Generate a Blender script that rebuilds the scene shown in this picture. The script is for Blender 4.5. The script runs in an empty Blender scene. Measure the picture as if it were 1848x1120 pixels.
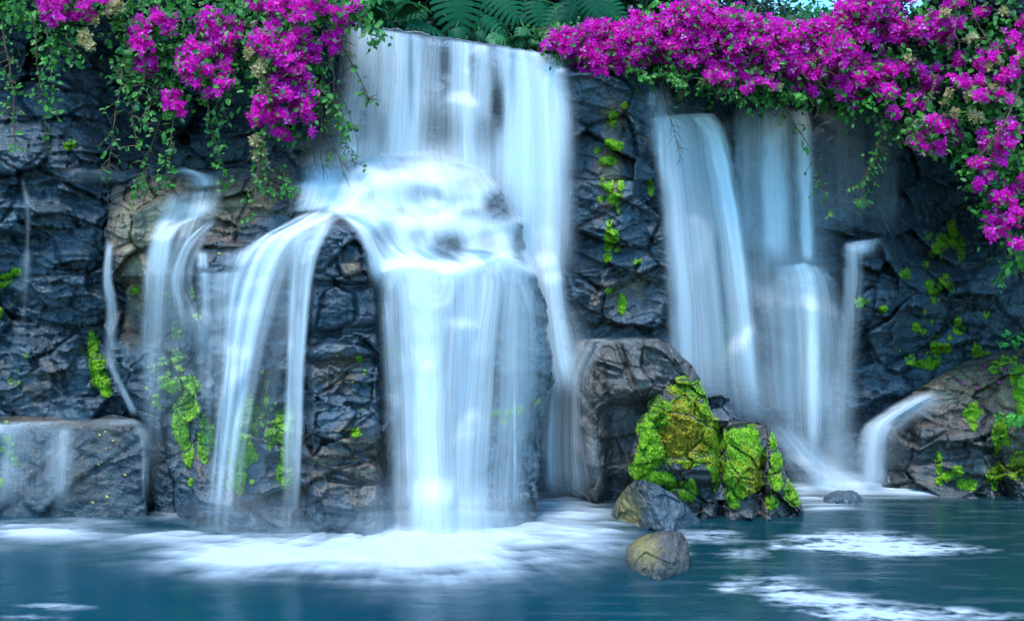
MIST = [(790, 945, 11.1, 1.6, .36, .5, 8.0), (720, 288, 12.6, 1.3, .3, .5, 5.0), (1480, 830, 13.3, 1.3, .75, .5, 7.0), (430, 950, 11.3, 1.2, .3, .4, 6.0), (1010, 640, 12.9, .4, .6, .3, 2.5)]
import bpy, math, random
import numpy as np
random.seed(7)
RS = np.random.RandomState(11)
S = bpy.context.scene
COL = S.collection
# ------------------------------------------------------------------ frame
W, H, F, CAMH = 1848.0, 1120.0, 1775.0, 2.5

def unproj(px, py, d):
    """picture measurement + distance -> point in metres"""
    px, py, d = np.broadcast_arrays(np.asarray(px, float), np.asarray(py, float), np.asarray(d, float))
    return np.stack([(px - 924) * d / F, d, CAMH + (560 - py) * d / F], -1)

def ss(a, b, x):
    t = np.clip((x - a) / (b - a), 0, 1)
    return t * t * (3 - 2 * t)

# ------------------------------------------------------------------ noise
_perm = np.random.RandomState(5).permutation(256).astype(np.int64)
_g = np.random.RandomState(6).normal(size=(256, 3)); _g /= np.linalg.norm(_g, axis=1)[:, None]

def _h(ix, iy, iz, seed=0):
    return _perm[(_perm[(_perm[(ix + seed * 37) & 255] + iy) & 255] + iz) & 255]

def perlin(p, seed=0):
    p = np.asarray(p, float); sh = p.shape[:-1]; p = p.reshape(-1, 3)
    i = np.floor(p).astype(np.int64); f = p - i
    u = f * f * f * (f * (f * 6 - 15) + 10)
    r = 0
    for a in (0, 1):
        for b in (0, 1):
            for c in (0, 1):
                g = _g[_h(i[:, 0] + a, i[:, 1] + b, i[:, 2] + c, seed)]
                d = (g * (f - np.array([a, b, c]))).sum(1)
                w = (u[:, 0] if a else 1 - u[:, 0]) * (u[:, 1] if b else 1 - u[:, 1]) * (u[:, 2] if c else 1 - u[:, 2])
                r = r + d * w
    return (r * 1.5).reshape(sh)

def fbm(p, oct=4, seed=0):
    r, a = 0, 1.0; p = np.asarray(p, float)
    for k in range(oct):
        r = r + a * perlin(p * (2 ** k) + 17.3 * k, seed + k); a *= .5
    return r

def n1(x, seed=0, oct=3):
    x = np.asarray(x, float)
    return fbm(np.stack([x, np.full_like(x, seed * 3.17 + .5), np.full_like(x, .37)], -1), oct, seed)

_rt = np.random.RandomState(9).uniform(0, 1, (256, 8))

def worley(p, seed=0):
    sh = p.shape[:-1]; p = p.reshape(-1, 3)
    i = np.floor(p).astype(np.int64)
    f1 = np.full(len(p), 9.); f2 = np.full(len(p), 9.); cid = np.zeros(len(p), int); vec = np.zeros_like(p)
    for a in (-1, 0, 1):
        for b in (-1, 0, 1):
            for c in (-1, 0, 1):
                h = _h(i[:, 0] + a, i[:, 1] + b, i[:, 2] + c, seed)
                v = p - (i + np.array([a, b, c]) + _rt[h, :3])
                d = np.sqrt((v * v).sum(1))
                m = d < f1
                f2 = np.where(m, f1, np.minimum(f2, d)); f1 = np.where(m, d, f1)
                cid = np.where(m, h, cid); vec[m] = v[m]
    return f1.reshape(sh), f2.reshape(sh), cid.reshape(sh), vec.reshape(sh + (3,))

def fracture(P, size, seed, amp, crack=0.0, tilt=2.1):
    q = P / np.array(size)
    q = q + .10 * np.stack([perlin(q * 1.3 + 5, seed + 1), perlin(q * 1.3 + 9, seed + 2), perlin(q * 1.3 + 14, seed + 3)], -1)
    f1, f2, c, v = worley(q, seed)
    t = (_rt[c, 3:6] - .5) * 2
    r = amp * ((_rt[c, 6] - .5) * 1.5 + tilt * (t * v).sum(-1))
    return r - crack * np.exp(-((f2 - f1) / .035) ** 2), _rt[c, 7]

# ------------------------------------------------------------------ mesh helpers
def mesh(name, V, Fc, mats, parent=None, smooth=True, attrs=None, uv=None):
    V = np.asarray(V, np.float32).reshape(-1, 3); Fc = np.asarray(Fc, np.int32)
    me = bpy.data.meshes.new(name)
    n, k = Fc.shape
    me.vertices.add(len(V)); me.vertices.foreach_set('co', V.ravel())
    me.loops.add(n * k); me.loops.foreach_set('vertex_index', Fc.ravel())
    me.polygons.add(n); me.polygons.foreach_set('loop_start', np.arange(0, n * k, k, dtype=np.int32))
    me.polygons.foreach_set('use_smooth', np.full(n, bool(smooth)))
    for a, val in (attrs or {}).items():
        at = me.attributes.new(a, 'FLOAT', 'POINT'); at.data.foreach_set('value', np.asarray(val, np.float32).ravel())
    if uv is not None:
        l = me.uv_layers.new(name='UVMap'); l.data.foreach_set('uv', np.asarray(uv, np.float32).reshape(-1, 2)[Fc.ravel()].ravel())
    me.update(calc_edges=True); me.validate()
    me.materials.append(mats)
    o = bpy.data.objects.new(name, me); COL.objects.link(o)
    if parent is not None: o.parent = parent
    return o

def grid_faces(nv, nu, close=False):
    i = np.arange(nv - 1)[:, None]; j = np.arange(nu if close else nu - 1)[None]
    j2 = (j + 1) % nu
    return np.stack([i * nu + j, i * nu + j2, (i + 1) * nu + j2, (i + 1) * nu + j], -1).reshape(-1, 4)

def tag(o, label=None, cat=None, group=None, kind=None):
    if label: o['label'] = label
    if cat: o['category'] = cat
    if group: o['group'] = group
    if kind: o['kind'] = kind
    return o

def empty(name, loc):
    o = bpy.data.objects.new(name, None); COL.objects.link(o); o.location = [float(c) for c in loc]
    o.empty_display_size = .1
    return o

def adopt(o, parent):
    o.parent = parent
    o.matrix_parent_inverse = __import__('mathutils').Matrix.Translation(parent.location).inverted()
    return o

def tube_arrays(pts, rad, n=5):
    pts = np.asarray(pts, float); m = len(pts)
    rad = np.broadcast_to(np.asarray(rad, float), (m,))
    t = np.gradient(pts, axis=0); t /= np.linalg.norm(t, axis=1)[:, None] + 1e-9
    up = np.array([.31, .9, .27]); a = np.cross(t, up); a /= np.linalg.norm(a, axis=1)[:, None] + 1e-9
    b = np.cross(t, a)
    th = np.arange(n) * 2 * np.pi / n
    V = pts[:, None] + rad[:, None, None] * (np.cos(th)[None, :, None] * a[:, None] + np.sin(th)[None, :, None] * b[:, None])
    return V.reshape(-1, 3), grid_faces(m, n, True)

class Bag:
    def __init__(s): s.V = []; s.F = []; s.n = 0; s.A = []
    def add(s, V, Fc, a=0.):
        V = np.asarray(V).reshape(-1, 3); s.V.append(V); s.F.append(np.asarray(Fc) + s.n); s.n += len(V)
        s.A.append(np.broadcast_to(np.asarray(a, float), (len(V),)))
    def build(s, name, mat, parent=None, smooth=False):
        if not s.V: return None
        return mesh(name, np.concatenate(s.V), np.concatenate(s.F), mat, parent, smooth, {'rnd': np.concatenate(s.A)})

# ------------------------------------------------------------------ material helpers
class NT:
    def __init__(s, name):
        s.m = bpy.data.materials.new(name); s.m.use_nodes = True; s.t = s.m.node_tree; s.t.nodes.clear()
        s.out = s.n('ShaderNodeOutputMaterial')
    def n(s, ty, props=None, **inp):
        nd = s.t.nodes.new(ty)
        for k, v in (props or {}).items(): setattr(nd, k, v)
        for k, v in inp.items():
            k2 = int(k[1:]) if k[0] == '_' and k[1:].isdigit() else k.replace('_', ' ')
            s.set(nd, k2, v)
        return nd
    def set(s, nd, k, v):
        i = nd.inputs[k]
        if hasattr(v, 'is_linked') or hasattr(v, 'links'): s.t.links.new(v, i)
        else: i.default_value = v
    def link(s, a, b): s.t.links.new(a, b)
    def math(s, op, a, b=0., clamp=False):
        return s.n('ShaderNodeMath', {'operation': op, 'use_clamp': clamp}, _0=a, _1=b).outputs[0]
    def ramp(s, f, stops, interp='LINEAR'):
        r = s.n('ShaderNodeValToRGB', None, Fac=f); r.color_ramp.interpolation = interp
        e = r.color_ramp.elements
        while len(e) < len(stops): e.new(.5)
        for x, (p, c) in zip(e, stops):
            x.position = p; x.color = (c, c, c, 1) if not hasattr(c, '__len__') else tuple(c) + (1,)
        return r.outputs[0]
    def noise(s, vec, scale, detail=4., rough=.55, dist=0.):
        return s.n('ShaderNodeTexNoise', None, Vector=vec, Scale=scale, Detail=detail, Roughness=rough, Distortion=dist).outputs[0]
    def mapping(s, vec, sc=(1, 1, 1), loc=(0, 0, 0)):
        return s.n('ShaderNodeMapping', None, Vector=vec, Scale=sc, Location=loc).outputs[0]
    def mix(s, f, a, b, mode='MIX'):
        nd = s.n('ShaderNodeMix', {'data_type': 'RGBA', 'blend_type': mode})
        s.set(nd, 0, f)
        for k, v in ((6, a), (7, b)):
            s.set(nd, k, tuple(v) + (1,) if isinstance(v, tuple) and len(v) == 3 else v)
        return nd.outputs[2]
    def attr(s, name): return s.n('ShaderNodeAttribute', {'attribute_name': name}).outputs['Fac']
    def obj(s): return s.n('ShaderNodeTexCoord').outputs['Object']
    def bump(s, h, strength=.5, dist=.02):
        return s.n('ShaderNodeBump', None, Strength=strength, Distance=dist, Height=h).outputs[0]
    def done(s, sh, vol=None):
        if sh is not None: s.link(sh, s.out.inputs[0])
        if vol is not None: s.link(vol, s.out.inputs[1])
        return s.m

def rock_mat(name, dark=(.005, .015, .026), mid=(.046, .080, .108), warm=(.15, .072, .02), tan=(.34, .25, .13), rough=.21):
    t = NT(name); o = t.obj()
    tone = t.attr('tone'); wm = t.attr('warm')
    big = t.noise(o, 1.1, 3, .6); fine = t.noise(o, 9., 8, .65); grain = t.noise(o, 55., 5, .7)
    f = t.math('ADD', t.math('MULTIPLY', tone, .7), t.math('MULTIPLY', fine, .5))
    c = t.mix(t.ramp(f, [(.28, 0.), (.75, 1.)]), dark, mid)
    # rusty and tan mineral staining
    wf = t.math('ADD', t.math('ADD', wm, t.math('MULTIPLY', t.math('SUBTRACT', big, .5), 1.5)), t.math('MULTIPLY', t.math('SUBTRACT', fine, .5), 1.2))
    c = t.mix(t.ramp(wf, [(.25, 0.), (.6, .85)]), c, warm)
    c = t.mix(t.ramp(t.math('ADD', wf, t.math('MULTIPLY', t.math('SUBTRACT', grain, .5), .6)), [(.55, 0.), (.92, .9)]), c, tan)
    c = t.mix(t.ramp(grain, [(.42, .0), (.68, .6)]), c, t.mix(.42, c, (.20, .235, .26)))
    # run marks of water down the face
    streak = t.noise(t.mapping(o, (7, 3, .5)), 1., 4, .6)
    c = t.mix(t.ramp(streak, [(.48, 0.), (.7, .55)]), c, t.mix(.75, c, (.012, .017, .022)))
    h = t.math('ADD', t.math('MULTIPLY', fine, 1.), t.math('MULTIPLY', grain, .35))
    ridg = t.n('ShaderNodeTexVoronoi', {'feature': 'DISTANCE_TO_EDGE'}, Vector=t.n('ShaderNodeVectorMath', {'operation': 'ADD'}, _0=t.mapping(o, (1, 1, 1.5)), _1=t.n('ShaderNodeTexNoise', None, Vector=o, Scale=5.).outputs['Color']).outputs[0], Scale=3.2).outputs[0]
    h = t.math('ADD', h, t.math('MULTIPLY', t.ramp(ridg, [(0., 0.), (.05, 1.)]), .12))
    b = t.bump(h, .85, .045)
    r = t.ramp(t.noise(o, 6., 4), [(.3, rough * .45), (.7, rough * 1.35)])
    p = t.n('ShaderNodeBsdfPrincipled', None, Base_Color=c, Roughness=r, Normal=b)
    p.inputs['IOR'].default_value = 1.5
    p.inputs['Specular IOR Level'].default_value = .9
    return t.done(p.outputs[0])

M = {}
M['rock'] = rock_mat('wet_basalt')
M['rock_brown'] = rock_mat('brown_wet_rock', (.014, .014, .015), (.085, .074, .062), (.15, .078, .03), (.30, .22, .11))
M['rock_grey'] = rock_mat('slate_grey_rock', (.014, .036, .056), (.085, .115, .135), (.15, .11, .05), (.27, .22, .10))

M['rock_olive'] = rock_mat('olive_stained_rock', (.016, .034, .052), (.075, .10, .12), (.17, .12, .02), (.32, .24, .06))
M['rock_rust'] = rock_mat('rust_rock', (.03, .022, .017), (.12, .085, .065), (.19, .13, .02), (.32, .24, .06))
M['rock_dark'] = rock_mat('dark_block_rock', (.005, .014, .022), (.030, .050, .062), (.10, .055, .02), (.22, .17, .09))
M['rock_slab'] = rock_mat('slab_rock', (.02, .017, .016), (.125, .102, .086), (.12, .06, .022), (.28, .21, .12))

# ------------------------------------------------------------------ rock bodies
def rbf(pts):
    """smooth field through (px, py, value) points"""
    P = np.array(pts, float); X = P[:, :2] / 300.
    r = np.sqrt(((X[:, None] - X[None]) ** 2).sum(-1) + .02)
    A = np.zeros((len(P) + 1, len(P) + 1)); A[:-1, :-1] = r; A[-1, :-1] = 1; A[:-1, -1] = 1
    w = np.linalg.solve(A + np.eye(len(A)) * 1e-6, np.append(P[:, 2], 0))
    def f(px, py):
        px, py = np.broadcast_arrays(np.asarray(px, float), np.asarray(py, float))
        out = np.full(px.shape, w[-1])
        for (a, b), k in zip(X, w[:-1]):
            out = out + k * np.sqrt((px / 300. - a) ** 2 + (py / 300. - b) ** 2 + .02)
        return out
    return f

BODIES = {}
class Body:
    """A rock described by its outline (rows of top-to-bottom measurements) and its distance from the viewer."""
    def __init__(s, name, rows, d, bulge=.5, wx=120., wt=80., sizes=((1.1, .9, .7), (.42, .5, .27), (.15, .2, .1)),
                 amps=(.22, .075, .028), cracks=(.09, .03, .008), seed=1, jit=5., warm=(), warm0=0., rough=.02, back=.35, strata=.11):
        s.name = name; s.rows = np.array(rows, float); s.d = d; s.bulge = bulge; s.wx = wx; s.wt = wt
        s.sizes = sizes; s.amps = amps; s.cracks = cracks; s.seed = seed; s.jit = jit; s.warm = warm; s.warm0 = warm0
        s.rough = rough; s.back = back; s.strata = strata; BODIES[name] = s
    def lr(s, py):
        r = s.rows
        j = s.jit
        xl = np.interp(py, r[:, 0], r[:, 1]) + j * n1(np.asarray(py) / 26., s.seed + 3, 4) * 1.3
        xr = np.interp(py, r[:, 0], r[:, 2]) + j * n1(np.asarray(py) / 26., s.seed + 8, 4) * 1.3
        return xl, np.maximum(xr, xl + 2)
    def base(s, px, py):
        px, py = np.broadcast_arrays(np.asarray(px, float), np.asarray(py, float))
        d = s.d(px, py) if callable(s.d) else np.full(px.shape, float(s.d))
        xl, xr = s.lr(py)
        if s.bulge:
            e = np.clip(np.minimum(px - xl, xr - px) / s.wx, 0, 1); t = np.clip((py - s.rows[0, 0]) / s.wt, 0, 1)
            pr = np.sqrt(np.clip(1 - (1 - e) ** 2, 0, 1)) * np.sqrt(np.clip(1 - (1 - t) ** 2, 0, 1))
            d = d - s.bulge * pr
        return d
    def inside(s, px, py):
        xl, xr = s.lr(py)
        return (px >= xl) & (px <= xr) & (py >= s.rows[0, 0]) & (py <= s.rows[-1, 0])
    def disp(s, px, py, d0):
        P = unproj(px, py, d0)
        tot = 0; tone = 0
        lf = ss(-.35, .45, fbm(P * np.array([.8, .8, 1.1]), 2, s.seed + 40)); hf = ss(-.4, .4, fbm(P * 1.7, 2, s.seed + 41))
        for k, (sz, a, c) in enumerate(zip(s.sizes, s.amps, s.cracks)):
            r, tn = fracture(P, sz, s.seed * 5 + k * 7, a, c); tot = tot + r * (1., .35 + 1.0 * lf, .25 + 1.2 * hf)[min(k, 2)]
            tone = tone + tn * (.3, .45, .25)[min(k, 2)]
        # tilted beds: each layer juts out towards its foot and is undercut
        if s.strata:
            for th, am, dip, sd in ((.34, 1., .22, 0), (.13, .42, -.15, 9)):
                zz = (P[..., 2] + dip * P[..., 0] + .16 * fbm(P * np.array([.9, .9, .5]), 3, s.seed + 60 + sd)) / th
                li = np.floor(zz); fr = zz - li
                xx = P[..., 0] / (th * 2.6) + _rt[(li.astype(int) * 7 + s.seed) & 255, 0] * 9; xi = np.floor(xx)
                h = _h(li.astype(np.int64), xi.astype(np.int64), np.zeros(xi.shape, np.int64), s.seed + sd)
                tot = tot + s.strata * am * (_rt[h, 2] * .9 - .45 + (.55 - fr) * (.35 + .9 * _rt[h, 3]) + .7 * (_rt[h, 4] - .5) * (xx - xi - .5)) * (.35 + .9 * lf)
                tone = tone * .8 + .2 * _rt[h, 5]
        tot = tot + s.rough * fbm(P * 7., 4, s.seed) + .06 * fbm(P * 1.3, 2, s.seed + 2)
        return tot, tone
    def full(s, px, py):
        d0 = s.base(px, py); dd, tone = s.disp(px, py, d0)
        return d0 - dd, tone
    def warmth(s, px, py):
        w = np.full(np.shape(px), s.warm0)
        for cx, cy, rx, ry, a in s.warm:
            w = w + a * np.exp(-(((px - cx) / rx) ** 2 + ((py - cy) / ry) ** 2))
        return w
    def build(s, name, mat, step=2.6, label=None, cat='rock', kind=None):
        y0, y1 = s.rows[0, 0], s.rows[-1, 0]
        py = np.arange(y0, y1 + step, step); xl, xr = s.lr(py)
        nu = int(min(900, max(12, (xr - xl).max() / step)))
        u = np.linspace(0, 1, nu)
        px = xl[:, None] + (xr - xl)[:, None] * u[None]; PY = np.repeat(py[:, None], nu, 1)
        d0 = s.base(px, PY); dd, tone = s.disp(px, PY, d0)
        d = d0 - dd
        V = unproj(px, PY, d); warm = s.warmth(px, PY)
        nv = len(py)
        # back of the rock: shares the outline, bulges away from the viewer
        nb = 14; ub = np.linspace(1, 0, nb)[1:-1]
        pxb = xl[:, None] + (xr - xl)[:, None] * ub[None]; PYb = np.repeat(py[:, None], nb - 2, 1)
        dl, dr = d[:, :1], d[:, -1:]
        db = dr + (dl - dr) * (1 - ub[None]) + s.back * np.sqrt(np.clip(1 - (2 * ub[None] - 1) ** 2, 0, 1)) * np.sqrt(np.clip((PYb - y0) / s.wt, 0, 1))
        db = np.maximum(db, np.interp(ub, u, np.arange(nu)).round().astype(int)[None] * 0 + d[:, np.clip((ub * (nu - 1)).round().astype(int), 0, nu - 1)] + .05)
        Vb = unproj(pxb, PYb, db)
        VV = np.concatenate([V, Vb], 1); n = VV.shape[1]
        T = np.concatenate([tone, np.full((nv, nb - 2), .4)], 1); Wm = np.concatenate([warm, np.full((nv, nb - 2), s.warm0)], 1)
        Fc = grid_faces(nv, n, True)
        cap = np.array([[i, i + 1, n - 2 - i, n - 1 - i] for i in range(0, n // 2 - 1)])
        Fc = np.concatenate([Fc, cap[:, ::-1], cap + (nv - 1) * n])
        o = mesh(name, VV, Fc, mat, None, True, {'tone': T, 'warm': Wm})
        if kind: tag(o, kind=kind)
        else: tag(o, label, cat)
        s.obj = o
        return o

# outline rows: (height in picture, left, right)
LIP = np.array([(-700, -90), (0, -90), (520, -90), (590, 20), (640, 40), (700, 50), (1000, 98), (1030, 108), (1120, 100), (1340, 105), (1500, 105), (1600, 60), (1700, -20), (2600, -60)], float)
def lip(px): return np.interp(px, LIP[:, 0], LIP[:, 1])

cliff_d = rbf([(0, -60, 12.5), (250, -60, 12.7), (520, -40, 12.9), (0, 100, 13.7), (1420, 110, 13.8), (1600, 90, 13.6), (1750, 40, 13.4), (1848, 60, 13.), (1640, 300, 15.3), (480, 170, 15.0), (330, 190, 15.0), (-600, 300, 11.6), (-600, 900, 11.4), (0, 200, 12.9), (0, 500, 12.7), (0, 740, 12.55), (0, 950, 12.5), (150, 250, 13.0), (150, 500, 12.75), (150, 740, 12.6), (150, 950, 12.6),
    (250, 150, 14.6), (250, 400, 13.6), (400, 270, 14.4), (560, 230, 14.0), (300, 600, 13.3), (300, 900, 13.3), (640, 60, 13.5), (820, 80, 13.45), (1000, 110, 13.3),
    (640, 300, 13.7), (800, 300, 13.6), (990, 300, 13.45), (990, 640, 13.3), (800, 700, 13.5), (1085, 150, 13.05), (1100, 300, 13.1), (1100, 480, 13.1), (1100, 640, 13.1), (1150, 240, 13.3), (1160, 640, 13.4),
    (1200, 260, 13.75), (1250, 230, 13.95), (1250, 600, 13.9), (1250, 800, 13.9), (1400, 200, 14.1), (1400, 500, 14.05), (1400, 850, 14.05), (1560, 200, 14.4), (1560, 430, 14.2), (1570, 560, 14.2), (1600, 700, 14.5), (1600, 880, 14.2),
    (1680, 500, 14.5), (1740, 250, 15.6), (1740, 430, 15.6), (1700, 600, 14.6), (1800, 350, 14.4), (1810, 500, 14.2), (1820, 620, 14.2), (1848, 350, 13.9), (1848, 600, 14.0), (2500, 300, 12.5), (2500, 900, 12.5)])
class Cliff(Body):
    def lr(s, py): return np.full(np.shape(py), -1e5), np.full(np.shape(py), 1e5)
    def inside(s, px, py): return py >= lip(px)
    def build(s, mat, step=2.6):
        px = np.concatenate([np.arange(-520, -30, 14), np.arange(-30, 1880, step), np.arange(1880, 2400, 14)])
        n = int(1000 / step); t = np.linspace(0, 1, n)
        top = lip(px) + 3 * n1(px / 17., 4); PY = top[None] + (1010 - top)[None] * t[:, None]; PX = np.repeat(px[None], n, 0)
        d0 = s.base(PX, PY); dd, tone = s.disp(PX, PY, d0)
        keep = ss(-4, 46, PY - top[None]); near = np.exp(-((PX - 840) / 190) ** 6) + np.exp(-((PX - 1240) / 70) ** 6)
        dd = dd * (1 - near * (1 - keep))
        d = d0 - dd; V = unproj(PX, PY, d)
        # the flat top runs back from the lip
        nb = 26; k = (np.arange(nb, 0, -1) / nb)[:, None]
        back = V[:1] + np.array([0, 1, 0]) * (k ** 1.6 * 9.)[..., None]
        back[..., 0] *= 1 + .5 * k
        back[..., 2] += (-.06 + .10 * fbm(back * 1.5, 3, 3)) * ss(.05, .3, k)
        VV = np.concatenate([back, V]); T = np.concatenate([np.full((nb, len(px)), .4), tone]); Wm = np.concatenate([np.full((nb, len(px)), .1), s.warmth(PX, PY)])
        o = mesh('cliff', VV, grid_faces(len(VV), len(px)), mat, None, True, {'tone': T, 'warm': Wm}); tag(o, kind='structure'); s.obj = o
        return o

def bumps(px, py, L):
    r = 0
    for cx, cy, rx, ry, a in L: r = r + a * np.exp(-(((px - cx) / rx) ** 2 + ((py - cy) / ry) ** 2))
    return r

def cliff_full(px, py):
    d = cliff_d(px, py)
    # ledge at the right where a small fall starts
    e = ss(1505, 1530, px) * ss(1640, 1600, px) * ss(424, 438, py)
    d = d - .38 * e * (1 - .7 * ss(520, 640, py))
    # undercut notches
    d = d + .30 * np.exp(-((py - 432 - .12 * (px - 30)) / 14) ** 2) * ss(110, 60, px)
    d = d + .25 * np.exp(-((py - 640) / 12) ** 2) * ss(1640, 1680, px)
    return d
cliff = Cliff('cliff', [(0, -1e5, 1e5), (1010, -1e5, 1e5)], cliff_full, bulge=0, seed=2, warm=[(1105, 200, 35, 50, .85), (1105, 310, 26, 60, .8), (1120, 540, 70, 60, .45), (1100, 400, 70, 140, .22), (1180, 480, 40, 120, .15), (1600, 520, 60, 60, .2),
    (1800, 560, 60, 90, .15), (1720, 480, 50, 90, .3), (1270, 610, 80, 60, .15), (100, 680, 200, 60, .25), (0, 520, 30, 30, .2), (130, 820, 100, 80, .1), (1680, 690, 60, 40, .2)], warm0=-.05)

def left_d(px, py):
    d = rbf_left(px, py)
    lipy = np.interp(px, [190, 250, 330, 350, 440, 530, 600, 690], [505, 505, 500, 455, 440, 425, 400, 395])
    step = ss(lipy - 14, lipy + 5, py)
    # roof of the dark hollow under the left overhang
    hol = ss(160, 200, px) * ss(352, 325, px) * ss(496, 514, py) * ss(640, 540, py)
    d = d + 1.0 * hol
    d = d - .22 * step * ss(340, 360, px)
    col = ss(548, 568, px) * ss(700, 675, px) * ss(392, 420, py)
    d = d - .28 * col
    # dark ledge lines across the front column
    for y0, a, w in ((512, .16, 7), (600, .20, 9), (652, .14, 7), (735, .14, 8), (830, .1, 8)):
        d = d + a * np.exp(-((py - y0 - 9 * n1(px / 60., int(y0))) / w) ** 2) * ss(420, 520, px)
    d = d + .35 * np.exp(-((px - 552 + .02 * (py - 500)) / 9) ** 2) * ss(430, 460, py) * ss(640, 600, py)
    # stepped shelves in the upper left channel
    for cx, cy, w, a in ((335, 348, 60, .18), (300, 410, 46, .18), (400, 450, 70, .12)):
        d = d - a * ss(cy - 5, cy + 7, py) * ss(cy + 70, cy + 30, py) * np.exp(-((px - cx) / w) ** 4)
    return d
rbf_left = rbf([(200, 310, 13.3), (400, 310, 13.3), (640, 310, 13.2), (230, 380, 12.75), (400, 380, 12.7), (560, 370, 12.6), (640, 390, 12.5), (240, 480, 12.35), (400, 450, 12.35), (520, 430, 12.25), (640, 420, 12.15),
    (200, 600, 12.6), (300, 600, 12.4), (400, 600, 12.15), (520, 600, 12.05), (640, 600, 12.0), (240, 800, 12.6), (330, 800, 12.2), (420, 800, 12.0), (540, 800, 11.9), (660, 800, 11.9), (300, 960, 12.1), (450, 960, 11.85), (650, 960, 11.75)])
left = Body('left', [(303, 260, 540), (308, 225, 600), (316, 203, 645), (345, 196, 655), (395, 193, 650), (430, 188, 662), (500, 196, 680), (520, 180, 684), (560, 182, 686), (640, 204, 690), (690, 216, 692), (740, 245, 700), (780, 262, 705), (940, 275, 715), (1010, 275, 715)],
    left_d, bulge=.28, wx=60, wt=30, seed=3, strata=.085, sizes=((.8, .8, .55), (.36, .5, .22), (.14, .2, .09)), amps=(.15, .055, .018), warm=[(260, 420, 90, 100, .7), (380, 390, 100, 70, .6), (500, 350, 110, 50, .5), (245, 580, 60, 100, .5), (640, 480, 28, 28, .9), (605, 680, 60, 50, .6), (600, 860, 120, 110, .5), (330, 800, 60, 130, .45), (630, 410, 40, 20, .4), (640, 780, 50, 40, .3)], warm0=0.)

def dome_d(px, py):
    l1 = 398 + 12 * np.cos((px - 760) / 38.) + 9 * n1(px / 40., 77) - 8 * ss(880, 940, px)
    l2 = 476 + 16 * ((px - 810) / 150.) ** 2 - 10 * np.cos((px - 700) / 33.) + 8 * n1(px / 34., 78) - 20 * np.exp(-((px - 895) / 42) ** 2) + 10 * np.exp(-((px - 825) / 28) ** 2) + 8 * np.exp(-((px - 690) / 25) ** 2)
    d = 13.15 - .55 * ss(280, 330, py) - .12 * ss(325, 342, py + 8 * np.cos(px / 40.)) - .35 * ss(l1 - 16, l1 + 6, py) - .35 * ss(l2 - 14, l2 + 8, py) - .12 * ss(500, 900, py)
    d = d - bumps(px, py, [(810, 440, 45, 45, .22), (885, 370, 40, 40, .2), (700, 440, 40, 36, .15), (770, 350, 60, 40, .14), (925, 470, 30, 40, .14), (650, 380, 30, 40, .2)])
    d = d + .3 * np.exp(-((px - 972) / 20) ** 2) * ss(700, 740, py) * ss(800, 760, py)
    return d
dome = Body('dome', [(281, 690, 800), (288, 662, 830), (300, 640, 852), (322, 626, 880), (350, 618, 908), (395, 612, 925), (402, 630, 944), (470, 640, 950), (482, 650, 955), (500, 664, 966), (540, 676, 983), (600, 682, 990), (690, 688, 1001), (715, 690, 994), (760, 690, 976), (850, 695, 972), (905, 695, 968), (1010, 690, 970)],
    dome_d, bulge=.42, wx=110, wt=60, seed=6, strata=.07, sizes=((.8, .9, .7), (.34, .5, .22), (.13, .2, .1)), amps=(.10, .06, .024), warm=[(850, 800, 120, 60, .12), (925, 745, 40, 20, .2)], warm0=-.1)

block = Body('block', [(748, -300, 215), (754, -320, 240), (764, -330, 256), (790, -330, 264), (930, -330, 268), (1010, -330, 268)],
    lambda px, py: 12.55 - .35 * ss(748, 772, py) - .1 * ss(780, 930, py) + .10 * np.exp(-((px - 95 + .9 * (py - 830)) / 12) ** 2) - .10 * ss(-20, 20, px - 95 + .9 * (py - 830)), bulge=.16, wx=30, wt=24, seed=9, strata=.012, sizes=((1.6, 1.2, 1.3), (.5, .6, .4), (.16, .2, .1)), amps=(.07, .022, .010), cracks=(.03, .008, .003), warm0=.08, jit=2.5, warm=[(150, 840, 90, 60, .2), (100, 760, 200, 12, .4)])

dark_b = Body('dark_b', [(611, 1052, 1188), (618, 1030, 1205), (640, 1013, 1228), (662, 1006, 1252), (680, 1004, 1264), (740, 1001, 1272), (800, 986, 1275), (900, 975, 1285), (1010, 960, 1290)],
    lambda px, py: 12.75 + np.maximum(0, (1076 - px) * .0085) + np.maximum(0, (px - 1195) * .006) - .0032 * np.minimum(py - 612, 90) + .0022 * np.maximum(0, 1118 + .3 * (py - 640) - px)
    + .22 * np.exp(-((px - 1118 - .34 * (py - 625)) / 5) ** 2) * ss(720, 690, py) + .10 * np.exp(-((py - 655 - .35 * (px - 1076)) / 4) ** 2) * ss(1065, 1080, px) * ss(1130, 1110, px) + .09 * np.exp(-((px - 1212 - .5 * (py - 640)) / 4) ** 2)
    + .55 * ss(700 - .12 * (px - 1130), 745 - .12 * (px - 1130), py) * ss(1070, 1110, px), bulge=.16, wx=36, wt=16, seed=12, strata=.02,
    sizes=((.6, .8, .45), (.26, .4, .2), (.1, .2, .08)), amps=(.10, .04, .014), cracks=(.06, .012, .003), jit=3, warm=[(1075, 690, 20, 60, .35), (1130, 680, 70, 60, .12), (1200, 616, 60, 8, .3), (1090, 800, 60, 60, .35), (1040, 680, 30, 60, -.1)], warm0=-.02)
stone_b = Body('stone_b', [(712, 1270, 1308), (720, 1266, 1316), (745, 1262, 1328), (765, 1262, 1338), (800, 1270, 1350), (900, 1270, 1350)], lambda px, py: 13.1 - .006 * (py - 712) + .004 * np.abs(px - 1300), bulge=.06, wx=16, wt=10, seed=14, strata=.02, sizes=((.5, .5, .4), (.2, .3, .15), (.08, .1, .06)), amps=(.06, .03, .012), jit=2, warm0=.05)

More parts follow.
